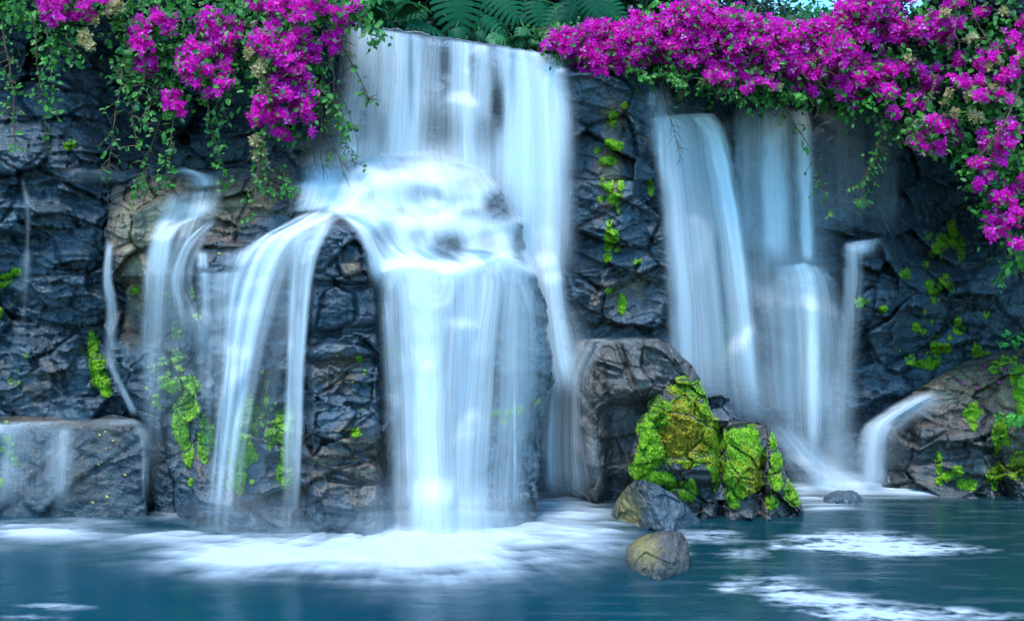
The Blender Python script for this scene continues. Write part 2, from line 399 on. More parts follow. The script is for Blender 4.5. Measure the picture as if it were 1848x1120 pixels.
def mossy_d(px, py):
    d = rbf_m(px, py)
    d = d + .3 * np.exp(-((px - 1298 - .02 * (py - 760)) / 9) ** 2) * ss(750, 780, py)
    d = d + .25 * np.exp(-((px - 1375 + .04 * (py - 800)) / 9) ** 2) * ss(790, 830, py)
    d = d + .25 * ss(862, 880, py) * ss(1330, 1290, px)
    d = d - .12 * ss(822, 832, py + .12 * (px - 1220)) * ss(858, 846, py) * ss(1190, 1215, px) * ss(1300, 1280, px)
    return d
rbf_m = rbf([(1240, 685, 12.75), (1200, 720, 12.5), (1260, 720, 12.5), (1160, 820, 12.3), (1220, 820, 12.2), (1280, 820, 12.25), (1350, 760, 12.55), (1340, 840, 12.15), (1400, 840, 12.3), (1240, 900, 12.1), (1340, 900, 12.0), (1430, 910, 12.15), (1340, 1000, 11.9)])
mossy = Body('mossy', [(679, 1222, 1252), (686, 1205, 1262), (704, 1190, 1268), (730, 1172, 1280), (757, 1156, 1290), (761, 1152, 1374), (768, 1150, 1388), (800, 1143, 1402), (850, 1132, 1416), (880, 1140, 1430), (905, 1200, 1443), (926, 1215, 1452), (1010, 1200, 1462)],
    mossy_d, bulge=.32, wx=50, wt=50, seed=16, strata=.05, sizes=((.55, .6, .45), (.26, .4, .2), (.1, .2, .08)), amps=(.09, .05, .02), jit=4, warm=[(1330, 770, 60, 16, .4), (1280, 890, 60, 30, .3)], warm0=.02)
tri = Body('tri', [(866, 1150, 1164), (875, 1136, 1188), (890, 1121, 1212), (915, 1107, 1244), (940, 1100, 1266), (956, 1097, 1272), (975, 1095, 1276), (1010, 1090, 1275)],
    lambda px, py: 11.22 + np.where(px < 1162 + .42 * (py - 870), .85, .6) * np.abs((px - 1162 - .42 * (py - 870)) / 100.) - .1 * ss(870, 960, py), bulge=.07, wx=24, wt=24, seed=19, strata=0., sizes=((.6, .6, .6), (.3, .4, .3), (.1, .1, .1)), amps=(.04, .025, .012), cracks=(.0, .008, .003), jit=2, warm=[(1130, 925, 34, 60, .95)], warm0=-.05)
front = Body('front', [(957, 1196, 1222), (962, 1172, 1230), (972, 1148, 1238), (988, 1130, 1245), (1008, 1126, 1246), (1035, 1135, 1243), (1060, 1145, 1240), (1100, 1150, 1240)],
    lambda px, py: 9.58 + .35 * np.abs((px - 1200 + .1 * (py - 960)) / 70.) - .25 * ss(960, 1030, py), bulge=.22, wx=40, wt=40, seed=24, strata=0., sizes=((.5, .5, .5), (.2, .3, .2), (.08, .1, .08)), amps=(.018, .014, .008), cracks=(.0, .003, .002), jit=2, warm=[(1160, 985, 40, 34, .8), (1215, 1010, 30, 30, .15)], warm0=.12)
pebble = Body('pebble', [(884, 1512, 1538), (888, 1498, 1548), (896, 1487, 1556), (906, 1483, 1559), (930, 1480, 1560)], 12.95, bulge=.3, wx=34, wt=26, seed=25, strata=0., sizes=((.5, .5, .5), (.2, .3, .2), (.08, .1, .08)), amps=(.03, .02, .01), cracks=(.0, .006, .003), jit=1.5, warm0=-.02)

def right_d(px, py):
    d = rbf_r(px, py)
    f = ss(1640, 1665, px) * ss(1800, 1775, px)
    edge = 806 + 10 * n1(px / 50., 3)
    d = d - .22 * f * ss(752, 772, py) * ss(edge + 4, edge - 4, py)
    d = d + .3 * np.exp(-((px - 1785 - .3 * (py - 800)) / 12) ** 2) * ss(790, 830, py)
    for y0 in (825, 850): d = d + .12 * np.exp(-((py - y0 + .12 * (px - 1800)) / 5) ** 2) * ss(1790, 1800, px)
    return d
rbf_r = rbf([(1780, 640, 14.5), (1720, 665, 14.4), (1660, 705, 14.1), (1850, 640, 14.0), (1620, 760, 13.8), (1700, 750, 13.75), (1780, 740, 13.6), (1850, 700, 13.4), (1620, 860, 13.75), (1700, 850, 13.6), (1800, 850, 13.35), (1860, 800, 13.2), (1700, 960, 13.4), (2200, 700, 12.5), (2200, 900, 12.4)])
right = Body('right', [(628, 1835, 2080), (642, 1765, 2100), (655, 1728, 2150), (680, 1690, 2200), (705, 1652, 2250), (735, 1608, 2260), (765, 1585, 2260), (800, 1580, 2260), (880, 1590, 2260), (1000, 1590, 2260)],
    right_d, bulge=.22, wx=50, wt=30, seed=28, strata=.09, sizes=((.8, .8, .5), (.36, .5, .24), (.12, .2, .09)), amps=(.10, .06, .02), jit=4, warm=[(1720, 720, 110, 40, .55), (1690, 790, 60, 40, .3), (1830, 800, 40, 60, .55), (1810, 700, 30, 40, .4), (1760, 690, 100, 40, .25)], warm0=.1)

cliff.build(M['rock'], 2.4)
left.build('rock_outcrop', M['rock'], 2.2, 'broad brown and slate outcrop with a dark hollow and moss tongues under two spouts', 'rock')
dome.build('rock_dome', M['rock_grey'], 2.4, 'tall tiered grey dome rock under the middle of the widest white cascade', 'rock')
block.build('rock_block', M['rock_dark'], 2.6, 'low flat-topped dark rock block with a wet ledge under the far left wall', 'rock')
dark_b.build('boulder', M['rock_slab'], 2.2, 'big cracked brown boulder with bare wet slabs behind the moss-covered rock', 'boulder')
stone_b.build('stone', M['rock_grey'], 2.2, 'small bare grey stone peeping out between the two humps of the mossy boulder', 'stone')
mossy.build('boulder', M['rock_brown'], 2.0, 'two-humped boulder coated in green and yellow moss standing in the pool', 'boulder')
tri.build('rock', M['rock_olive'], 1.8, 'wedge-shaped rock, olive on one side and slate blue on the other, below the mossy boulder', 'rock')
front.build('rock', M['rock_rust'], 1.6, 'small rounded brown rock lowest in the pool, in front of the wedge-shaped rock', 'rock')
pebble.build('stone', M['rock_grey'], 1.6, 'low rounded dark stone alone in white foam near the foot of the slender falls', 'stone')
right.build('rock_ledge', M['rock_brown'], 2.4, 'long brown rock ledge with layered tan blocks, petals and moss beside the pool', 'rock')
# ------------------------------------------------------------------ pool
def pool_mat():
    t = NT('pool_water'); o = t.obj()
    n = t.math('ADD', t.noise(t.mapping(o, (1.2, 2.2, 1)), 1.6, 4, .5, .9), t.math('MULTIPLY', t.noise(t.mapping(o, (1.5, 4.5, 1)), 6., 3, .5), .22))
    b = t.bump(n, .13, .10)
    c = t.mix(t.ramp(t.noise(o, .35, 2), [(.4, 0.), (.62, 1.)]), (.0002, .034, .052), (.0006, .048, .068))
    c = t.mix(t.ramp(t.n('ShaderNodeSeparateXYZ', None, Vector=t.math_v(o)).outputs[0], [(0., 0.), (1., 1.)]), c, (.006, .036, .040))
    p = t.n('ShaderNodeBsdfPrincipled', None, Base_Color=c, Roughness=.14, Normal=b); p.inputs['IOR'].default_value = 1.33; p.inputs['Specular IOR Level'].default_value = .22
    return t.done(p.outputs[0])
def _mv(t, o):
    # shallower, greener water towards the right bank
    return t.n('ShaderNodeMapping', None, Vector=o, Scale=(.16, 1, 1), Location=(.12, 0, 0)).outputs[0]
NT.math_v = _mv
M['pool'] = pool_mat()
xs = np.linspace(-30, 30, 61); ys = np.linspace(-12, 24, 37)
gx, gy = np.meshgrid(xs, ys)
tag(mesh('pool_water', np.stack([gx, gy, gx * 0], -1), grid_faces(37, 61), M['pool']), kind='structure')

def soft_mat(name, col=(.90, .94, .96), gain=1., trans=.35, streak=None, thr=(.34, .64)):
    """white broken water: opacity from the 'dens' attribute and streaks that run along the flow"""
    t = NT(name); d = t.attr('dens')
    if streak:
        uv0 = t.n('ShaderNodeUVMap').outputs[0]
        wob = t.n('ShaderNodeTexNoise', None, Vector=t.mapping(uv0, (2.2, .9, 1)), Scale=1., Detail=2.).outputs['Color']
        uv = t.n('ShaderNodeVectorMath', {'operation': 'MULTIPLY_ADD'}, _0=wob, _1=(.11, .0, 0.), _2=uv0).outputs[0]
        a = t.noise(t.mapping(uv, (streak[0], streak[1], 1)), 1., 3, .55, .1)
        b = t.noise(t.mapping(uv, (streak[0] * 5., streak[1] * 1.1, 1), (3, 7, 0)), 1., 3, .6)
        e = t.noise(t.mapping(uv, (streak[0] * .3, streak[1] * .8, 1), (13, 2, 0)), 1., 1, .5)
        f = t.math('ADD', t.math('ADD', t.math('MULTIPLY', a, .44), t.math('MULTIPLY', b, .26)), t.math('MULTIPLY', e, .30))
        s = t.ramp(f, [(thr[0], .04), (thr[1], 1.)])
        # the denser the water the less the streaks open up
        k = t.math('MULTIPLY', d, t.math('ADD', t.math('MULTIPLY', s, 1.0), t.math('MULTIPLY', d, .32)))
    else:
        k = d
    al = t.math('MULTIPLY', k, gain, True)
    df = t.n('ShaderNodeBsdfDiffuse', None, Color=col + (1,)); tr = t.n('ShaderNodeBsdfTranslucent', None, Color=col + (1,))
    m1 = t.n('ShaderNodeMixShader', None, _0=trans, _1=df.outputs[0], _2=tr.outputs[0])
    m2 = t.n('ShaderNodeMixShader', None, _0=al, _1=t.n('ShaderNodeBsdfTransparent').outputs[0], _2=m1.outputs[0])
    return t.done(m2.outputs[0])
M['fall'] = soft_mat('falling_water', streak=(7., .28))
M['veil'] = soft_mat('thin_falling_water', streak=(9., .18), thr=(.36, .68), gain=.85)
M['drape'] = soft_mat('water_over_rock', streak=(5., .6), thr=(.3, .62))
M['soft'] = soft_mat('soft_veil', streak=(3.2, .12), thr=(.25, .8), gain=.8)
M['foam'] = soft_mat('foam', col=(.60, .67, .72), trans=.1)

# foam: drifting white froth, heaped a little where the falls land
def foam():
    py = np.concatenate([np.arange(858, 1130, 1.5)]); px = np.arange(-60, 1910, 2.5)
    PX, PY = np.meshgrid(px, py); D = F * CAMH / (PY - 560)
    X = (PX - 924) * D / F
    # broad patches: centre, radii (picture measure), strength, wander
    A = [(790, 992, 235, 46, 1.15), (600, 998, 300, 34, .5), (840, 958, 220, 13, .55), (560, 972, 160, 10, .3), (430, 1010, 180, 24, .85), (310, 968, 130, 9, .7), (420, 985, 150, 12, .35),
         (50, 962, 140, 18, 1.15), (170, 942, 90, 7, .5), (500, 928, 170, 8, .35), (310, 928, 60, 8, .5), (1010, 905, 70, 14, .75), (1040, 930, 90, 20, .7), (1075, 975, 70, 26, .6), (940, 950, 120, 22, .5),
         (1500, 868, 90, 16, 1.3), (1590, 884, 110, 10, .95), (1660, 892, 70, 5, .6), (1500, 912, 62, 9, .75), (1450, 885, 36, 22, .6)]
    foamy = 0
    for cx, cy, rx, ry, a in A:
        Yc = F * CAMH / (cy - 560)
        sh = .3 * fbm(np.stack([X * .9, D * 2.2, PX * 0 + cx], -1), 3, 31)
        q = np.sqrt(((PX - cx) / rx) ** 2 + ((PY - cy) / np.where(PY > cy, ry * 1.4, ry)) ** 2 + 1e-6) + sh
        foamy = foamy + a * np.exp(-np.clip(q, 0, 9) ** 1.9 * 1.3)
    # combed outwards from where the main falls hit
    ix, iy = unproj(700, 960, F * CAMH / 400)[:2]
    th = np.arctan2(X - ix, -(D - iy) + 1.2); r = np.hypot(X - ix, D - iy)
    comb = .22 * fbm(np.stack([th * 24, r * .6, r * 0 + 4], -1), 3, 38) * ss(.4, 1.6, r) + .5 * fbm(np.stack([th * 7 + .3 * fbm(np.stack([X, D, X * 0], -1), 2, 8), r * .8, r * 0], -1), 4, 33) + .5 * fbm(np.stack([X * 2.2, D * 4.5, X * 0 + 1], -1), 4, 37)
    drift = fbm(np.stack([X * 1.1, D * 5.5, X * 0 + 3], -1), 5, 34)
    wr = ss(1150, 1300, PX)
    t = comb * (1 - wr) + drift * wr
    foamy = foamy * np.clip(1 + 1.0 * t * np.clip(1.5 - foamy, .15, 1.2), 0, 2)
    B = [(1530, 975, 95, 13, 1.25), (1600, 990, 100, 13, 1.0), (1690, 992, 90, 6, .8), (1480, 985, 50, 7, .7), (1400, 985, 10, 5, .8), (1290, 968, 40, 10, .6), (1340, 1000, 50, 14, .35),
         (1420, 1070, 40, 18, .8), (1500, 1090, 70, 20, .8), (1600, 1112, 90, 18, 1.0), (1730, 1106, 40, 8, .7), (1800, 1118, 60, 10, .6), (1370, 1050, 60, 16, .4), (1310, 1062, 30, 7, .5), (1230, 985, 20, 30, .3), (100, 1095, 60, 7, .4), (60, 1115, 60, 6, .35)]
    sp = 0
    for cx, cy, rx, ry, a in B: sp = sp + a * np.exp(-(((PX - cx) / rx) ** 2 + ((PY - cy) / ry) ** 2))
    curd = fbm(np.stack([X * 3.2 + .5 * drift, D * 7, X * 0 + 8], -1), 3, 36) + .7 * fbm(np.stack([X * 9 + .5 * drift, D * 15, X * 0 + 2], -1), 3, 39)
    sp = np.clip(sp * (1 + 1.1 * curd + .9 * drift) - .08, 0, 1)
    film = .04 * ss(.1, .6, drift) * ss(700, 1300, PX)
    dn = np.clip(np.clip(foamy, 0, 1.15) ** 1.4 * .80 + sp * .85 + film, 0, .95)
    dn = np.where(PY > 1122, 0, dn)
    V = unproj(PX, PY, D)
    V[..., 2] = .006 + .05 * np.clip(foamy, 0, 1.3) * (.6 + .5 * comb)
    o = mesh('foam', V, grid_faces(len(py), len(px)), M['foam'], None, True, {'dens': dn}); tag(o, kind='stuff')
foam()

# ------------------------------------------------------------------ falls
def curve_rows(secs, nv, nu):
    """cross-sections (each a left-to-right list of points) -> a smooth net of points"""
    R = []
    for s in secs:
        s = np.array(s, float); k = np.linspace(0, 1, len(s)); u = np.linspace(0, 1, nu)
        R.append(np.stack([np.interp(u, k, s[:, 0]), np.interp(u, k, s[:, 1])], -1))
    R = np.array(R); m = len(R); t = np.linspace(0, m - 1, nv)
    if m == 2: return R[0][None] * (1 - t[:, None, None]) + R[1][None] * t[:, None, None]
    i = np.clip(np.floor(t).astype(int), 0, m - 2); f = (t - i)[:, None, None]
    P0 = R[np.clip(i - 1, 0, m - 1)]; P1 = R[i]; P2 = R[i + 1]; P3 = R[np.clip(i + 2, 0, m - 1)]
    # centripetal-ish finite differences keep the curve from overshooting
    d1 = np.linalg.norm(P1 - P0, axis=-1, keepdims=True).mean(1, keepdims=True) + 1e-6; d2 = np.linalg.norm(P2 - P1, axis=-1, keepdims=True).mean(1, keepdims=True); d3 = np.linalg.norm(P3 - P2, axis=-1, keepdims=True).mean(1, keepdims=True) + 1e-6
    m1 = np.where((i > 0)[:, None, None], .5 * ((P2 - P1) + (P1 - P0) * d2 / d1), P2 - P1)
    m2 = np.where((i < m - 2)[:, None, None], .5 * ((P2 - P1) + (P3 - P2) * d2 / d3), P2 - P1)
    h = f
    return (2 * h**3 - 3 * h**2 + 1) * P1 + (h**3 - 2 * h**2 + h) * m1 + (-2 * h**3 + 3 * h**2) * P2 + (h**3 - h**2) * m2

def blur(a, n, ax):
    for _ in range(n):
        a = (np.take(a, np.clip(np.arange(a.shape[ax]) - 1, 0, None), ax) + 2 * a + np.take(a, np.clip(np.arange(a.shape[ax]) + 1, None, a.shape[ax] - 1), ax)) / 4
    return a

def sheet(name, secs, bodies, mat, prof,  off=.12, fall=True, fade=(.04, .2), edge=.12, holes=(), nv=None, nu=None, parent=None, vden=None, bow=0., seed=0, dmax=None, wide=1.12, rough=False):
    """a sheet of water that follows the rock surface, and once it has left a ledge drops in front of everything below"""
    if wide: secs = [[(np.mean([q[0] for q in s]) + (x - np.mean([q[0] for q in s])) * wide, y) for x, y in s] for s in secs]
    wpx = max(np.ptp(np.array(s, float)[:, 0]) for s in secs); L = sum(np.linalg.norm(np.mean(secs[k + 1], 0) - np.mean(secs[k], 0)) for k in range(len(secs) - 1))
    nu = nu or int(np.clip(wpx / 3., 10, 220)); nv = nv or int(np.clip(L / 4., 12, 240))
    G = curve_rows(secs, nv, nu); px, py = G[..., 0], G[..., 1]
    d = np.full(px.shape, 99.)
    for b in bodies:
        db = np.minimum(b.base(px, py) - off * .8, b.full(px, py)[0] - .035 - .25 * off)
        ins = b.inside(px, py) if b is not cliff else np.ones(px.shape, bool)
        d = np.where(ins, np.minimum(d, db), d)
    k = 2 if rough else 4   # water stands clear of every lump it crosses
    for ax in (0, 1):
        d = np.min([np.take(d, np.clip(np.arange(d.shape[ax]) + q, 0, d.shape[ax] - 1), ax) for q in range(-k, k + 1)], 0)
    if dmax is not None: d = np.minimum(d, dmax)
    # (before the lip the water comes from just behind it)
    d = blur(blur(d, 4, 1), 2, 0)
    if fall: d = np.minimum.accumulate(d, 0)
    d = blur(blur(d, 5, 1), 3, 0)
    u = np.linspace(0, 1, nu)[None]; v = np.linspace(0, 1, nv)[:, None]
    d = d - bow * v - .03 * n1(u * 4 + seed, 2) - .02 * np.sin(u * 17 + seed) * 0
    P = np.interp(np.linspace(0, 1, nu), np.linspace(0, 1, len(prof)), prof)[None] * np.ones((nv, 1))
    if vden is not None: P = P * np.interp(np.linspace(0, 1, nv), np.linspace(0, 1, len(vden)), vden)[:, None]
    if edge > 0:
        wob = 1 + .5 * n1(v * 5 + seed * 3.3, 5)
        ed = min(.5, edge * 1.9) * wob; P = P * ss(0, ed, u) * ss(0, ed, 1 - u)
    if fade[0] > 0: P = P * ss(0, fade[0], v)
    if fade[1] > 0: P = P * ss(0, fade[1], 1 - v)
    for cx, cy, rx, ry, a in holes:
        P = P * (1 - a * np.exp(-((((px - cx) / rx) ** 2 + ((py - cy) / ry) ** 2)) ** 1.5))
    V = unproj(px, py, d)
    us = np.broadcast_to(u * wpx * 12.5 / F, px.shape) + seed * 7.7
    ln = np.concatenate([[0], np.cumsum(np.linalg.norm(np.diff(V, axis=0), axis=-1).mean(1))])[:, None]
    vs = np.broadcast_to(ln, px.shape) + seed * 3.1
    return mesh(name, V, grid_faces(nv, nu), mat, parent, True, {'dens': np.clip(P, 0, 1.2)}, np.stack([us, vs], -1))

def fall_thing(px, py, d, label):
    r = empty('waterfall', unproj(px, py, d)); tag(r, label, 'waterfall', 'streams of the cascade'); return r
def put(root, *objs):
    for o in objs: adopt(o, root)

# widest curtain
r = fall_thing(820, 70, 13.4, 'widest white curtain pouring from the slanting lip below the big split leaves')
MH = [(655, 190, 22, 90, .6), (803, 110, 12, 70, .75), (900, 190, 13, 50, .85), (798, 240, 36, 46, .5), (872, 255, 22, 46, .55), (742, 120, 6, 80, .4), (852, 110, 6, 60, .5), (925, 140, 7, 70, .55), (690, 240, 10, 60, .4)]
lipc = [(632, 42), (700, 49), (800, 66), (900, 82), (1004, 99)]
put(r,
    sheet('water_curtain', [[(x, y + 3) for x, y in lipc], [(628, 110), (705, 118), (800, 130), (905, 140), (1016, 150)], [(606, 215), (700, 220), (800, 222), (900, 225), (1026, 225)], [(590, 310), (700, 318), (800, 330), (900, 420), (1024, 580)]], [cliff], M['fall'],
        [.5, .4, .85, .95, 1., 1.05, .9, .7, .35, .75, .95, .7, .35, .95, 1.05, .9, 1.05, .6], .10, fade=(.02, .16), edge=.05, seed=1, bow=.12, holes=MH),
    sheet('water_curtain', [[(640, 48), (830, 72), (1000, 100)], [(630, 200), (830, 210), (1018, 215)], [(612, 316), (830, 330), (1020, 480)]], [cliff], M['veil'], [.3, .6, .7, .5, .4, .6, .5, .6, .7], .18, fade=(.03, .25), edge=.06, seed=2, bow=.15, holes=MH),
    sheet('side_stream', [[(905, 84), (960, 93), (1012, 104)], [(905, 200), (965, 200), (1026, 200)], [(908, 340), (968, 340), (1020, 340)], [(935, 480), (975, 480), (1018, 480)], [(960, 600), (995, 600), (1030, 600)], [(960, 730), (1000, 735), (1055, 725)]], [cliff], M['fall'],
        [.5, .85, 1., .9, 1., 1., .7], .2, fade=(.04, .12), edge=.14, seed=3),
    sheet('side_veil', [[(800, 200), (920, 200), (1010, 205)], [(820, 300), (920, 300), (1015, 300)], [(860, 400), (940, 400), (1015, 400)], [(900, 520), (960, 520), (1020, 520)]], [cliff], M['soft'], [.5, .8, .9, .9, .8], .25, fade=(.3, .3), edge=.15, seed=58),
    sheet('side_stream', [[(920, 110), (1005, 125)], [(918, 350), (1016, 350)], [(948, 560), (1024, 560)], [(965, 720), (1050, 715)]], [cliff], M['fall'], [.6, .9, .95, 1., .7], .3, fade=(.2, .15), edge=.2, seed=4),
    sheet('splash_veil', [[(930, 500), (1030, 500)], [(955, 620), (1085, 612)], [(960, 740), (1085, 700)]], [cliff], M['veil'], [.5, .8, .7, .35], .35, fade=(.5, .3), edge=.3, seed=5))

# tiered cascade over the dome
r = fall_thing(780, 290, 12.8, 'tiered white cascade spreading over the round grey dome rock and dropping into the pool')
DH = [(705, 304, 34, 9, .3), (772, 350, 46, 20, .5), (848, 332, 26, 18, .4), (896, 372, 32, 32, .9), (655, 350, 26, 20, .4), (690, 428, 22, 26, .55), (752, 428, 17, 22, .45), (812, 442, 38, 30, .85), (880, 436, 24, 24, .5), (936, 440, 13, 26, .75), (850, 384, 26, 10, .5), (720, 382, 22, 9, .4), (610, 352, 26, 14, .4), (940, 470, 26, 10, .6)]
tiers = [[(556, 248), (650, 232), (760, 222), (880, 244)], [(556, 296), (650, 286), (760, 276), (885, 308)], [(560, 330), (670, 316), (780, 318), (905, 342)], [(572, 366), (680, 360), (790, 362), (935, 388)], [(632, 398), (700, 398), (790, 400), (948, 408)], [(664, 440), (722, 440), (800, 440), (954, 442)],
    [(676, 486), (736, 474), (820, 484), (895, 464), (964, 486)], [(682, 520), (740, 506), (822, 514), (898, 496), (972, 520)]]
put(r,
    sheet('upper_tier', tiers, [cliff, left, dome], M['drape'], [.75, .95, 1., .95, 1., .9, .95, .9, .75, .6], .07, rough=True, fade=(.26, .14), edge=.05, seed=6,
        holes=DH),
    sheet('upper_tier', [[(x, y + 6) for x, y in t] for t in tiers], [cliff, left, dome], M['drape'], [.4, .7, .6, .8, .6, .6, .7, .4], .12, rough=True, fade=(.3, .14), edge=.08, seed=7, holes=DH),
    sheet('lower_curtain', [[(655, 474), (735, 468), (820, 476), (895, 456), (962, 482)], [(672, 508), (740, 490), (822, 498), (898, 476), (972, 514)], [(686, 600), (745, 600), (805, 600), (890, 600), (986, 600)], [(692, 760), (752, 760), (802, 760), (880, 760), (985, 760)], [(700, 1000), (757, 1000), (800, 1000), (872, 1000), (960, 1000)]], [dome], M['fall'],
        [.45, .7, .85, 1., 1., .9, .75, .85, .75, .65, .5, .3], .10, fade=(.03, .14), edge=.08, seed=8, vden=[1.05, 1.05, .95, .85, .75, .68, .62]),
    sheet('lower_curtain', [[(700, 474), (800, 470), (905, 472)], [(712, 520), (800, 510), (910, 520)], [(732, 640), (800, 640), (905, 640)], [(738, 800), (795, 800), (890, 800)], [(738, 1005), (792, 1005), (880, 1005)]], [dome], M['fall'], [.7, 1., 1., .75, .5, .7, .75, .55, .3], .2, fade=(.05, .12), edge=.14, seed=9, vden=[1, 1, .95, .9, .8, .75]),
    sheet('main_strand', [[(712, 476), (800, 474)], [(726, 560), (806, 560)], [(737, 720), (810, 720)], [(736, 1005), (820, 1005)]], [dome], M['fall'], [.7, 1., 1., .6], .28, fade=(.1, .16), edge=.3, seed=10),
    sheet('lower_veil', [[(880, 478), (955, 490)], [(905, 560), (985, 560)], [(900, 720), (992, 720)], [(890, 900), (965, 900)]], [dome], M['veil'], [.5, .6, .5, .5, .3], .07, fade=(.1, .3), edge=.1, seed=11, vden=[1, .9, .6, .3, .15]),
    sheet('thin_strand', [[(926, 690), (931, 690)], [(926, 800), (932, 800)], [(926, 905), (932, 905)]], [dome], M['veil'], [1., 1.], .06, fade=(.2, .4), edge=.4, nu=8, seed=12))

# two spouts on the left outcrop
put(r, sheet('foot_spray', [[(600, 840), (800, 820), (980, 850)], [(585, 900), (800, 890), (1000, 905)], [(570, 975), (800, 975), (1020, 960)]], [dome, left], M['soft'], [.2, .5, .8, 1., .9, .6, .35], .4, fade=(.5, 0), edge=.3, seed=65, vden=[0, .3, .8, 1.1]))
r = fall_thing(520, 400, 12.2, 'broad left spout sweeping down from the wet shelf beside the peaked rock')
put(r,
    sheet('feed', [[(530, 318), (600, 322), (680, 326)], [(525, 352), (590, 355), (665, 358)], [(515, 385), (580, 382), (650, 382)]], [cliff, left, dome], M['drape'], [.35, .6, .8, .9, .9], .08, fade=(.25, .1), edge=.12, seed=13),
    sheet('spout', [[(560, 378), (600, 372), (650, 378)], [(505, 408), (560, 398), (612, 398)], [(448, 446), (505, 426), (552, 430)], [(418, 500), (470, 480), (525, 482)], [(402, 600), (440, 590), (490, 590)], [(393, 720), (425, 720), (460, 720)], [(380, 850), (408, 850), (440, 850)], [(362, 1005), (394, 1005), (430, 1005)]], [left], M['fall'],
        [.3, .85, .45, 1., .55, .95, .4, .5, .2], .13, fade=(.08, .2), edge=.12, seed=14, vden=[1, 1.1, 1.1, 1, .9, .8, .65, .55]),
    sheet('thin_veil', [[(470, 428), (560, 412), (600, 410)], [(412, 462), (490, 446), (556, 440)], [(402, 560), (470, 560), (545, 560)], [(388, 760), (440, 760), (500, 760)], [(376, 1000), (425, 1000), (470, 1000)]], [left], M['veil'], [.5, .7, .5, .7, .45, .6, .3], .09, fade=(.1, .2), edge=.1, seed=63, vden=[1, .8, .4, .15, .1]),
    sheet('strand', [[(540, 392), (566, 388)], [(468, 430), (486, 428)], [(424, 510), (436, 510)], [(406, 640), (420, 640)], [(384, 1000), (400, 1000)]], [left], M['fall'], [.6, 1., .6], .19, fade=(.15, .25), edge=.3, seed=64),
    sheet('spout', [[(580, 384), (625, 384)], [(510, 412), (575, 405)], [(452, 455), (525, 440)], [(424, 540), (490, 530)], [(405, 680), (458, 680)], [(388, 840), (432, 840)], [(368, 1005), (418, 1005)]], [left], M['fall'], [.4, .9, .5, .9, .3], .22, fade=(.1, .25), edge=.2, seed=15, vden=[.8, 1, 1, .8, .7, .55, .4]))
put(r, sheet('foot_spray', [[(300, 850), (420, 840), (600, 850)], [(290, 910), (420, 900), (610, 910)], [(280, 985), (430, 985), (620, 985)]], [left], M['soft'], [.2, .5, .7, .5, .6, .3], .3, fade=(.5, 0), edge=.3, seed=66, vden=[0, .15, .5, .9]))
r = fall_thing(548, 425, 12.1, 'straight white spout falling left of the dark front column and right of the broad spout')
put(r,
    sheet('spout', [[(540, 396), (612, 388)], [(522, 424), (598, 414)], [(520, 470), (575, 466)], [(516, 600), (556, 600)], [(510, 780), (548, 780)], [(504, 1005), (542, 1005)]], [left], M['fall'], [.35, .9, .55, 1., .45], .12, fade=(.06, .22), edge=.16, seed=16, vden=[.9, 1, 1, .85, .7, .6, .5]),
    sheet('spout', [[(530, 426), (586, 420)], [(526, 480), (566, 480)], [(518, 640), (552, 640)], [(510, 1005), (538, 1005)]], [left], M['fall'], [.7, 1., .7], .2, fade=(.1, .25), edge=.3, seed=17, vden=[1, 1, .8, .6, .5]))
r = fall_thing(395, 460, 12.2, 'pale veil of short shelf streams left of the broad spout')
put(r,
    sheet('mist_veil', [[(345, 480), (520, 470)], [(350, 640), (560, 640)], [(355, 940), (560, 940)]], [left], M['soft'], [.2, .3, .34, .3, .26, .2], .16, fade=(.25, .1), edge=.25, seed=60, vden=[.8, .3, .1]),
    sheet('shelf_stream', [[(352, 450), (378, 452)], [(354, 490), (380, 490)]], [left], M['fall'], [.6, .8, .6], .05, fade=(.25, .4), edge=.2, seed=18),
    sheet('shelf_stream', [[(402, 448), (470, 444)], [(400, 490), (450, 488)]], [left], M['fall'], [.6, .3, .7, .5], .05, fade=(.25, .4), edge=.2, seed=19),
    sheet('veil', [[(350, 486), (450, 486)], [(352, 510), (440, 505)], [(358, 620), (430, 620)], [(362, 760), (420, 760)], [(366, 930), (410, 930)]], [left], M['fall'], [.5, .85, .6, .75, .6, .3], .12, fade=(.12, .2), edge=.14, seed=20, vden=[1, .9, .6, .35, .2, .1]))
r = fall_thing(330, 330, 12.7, 'split brown-bottomed runnel stepping down left of the wet shelf, above the moss tongue')
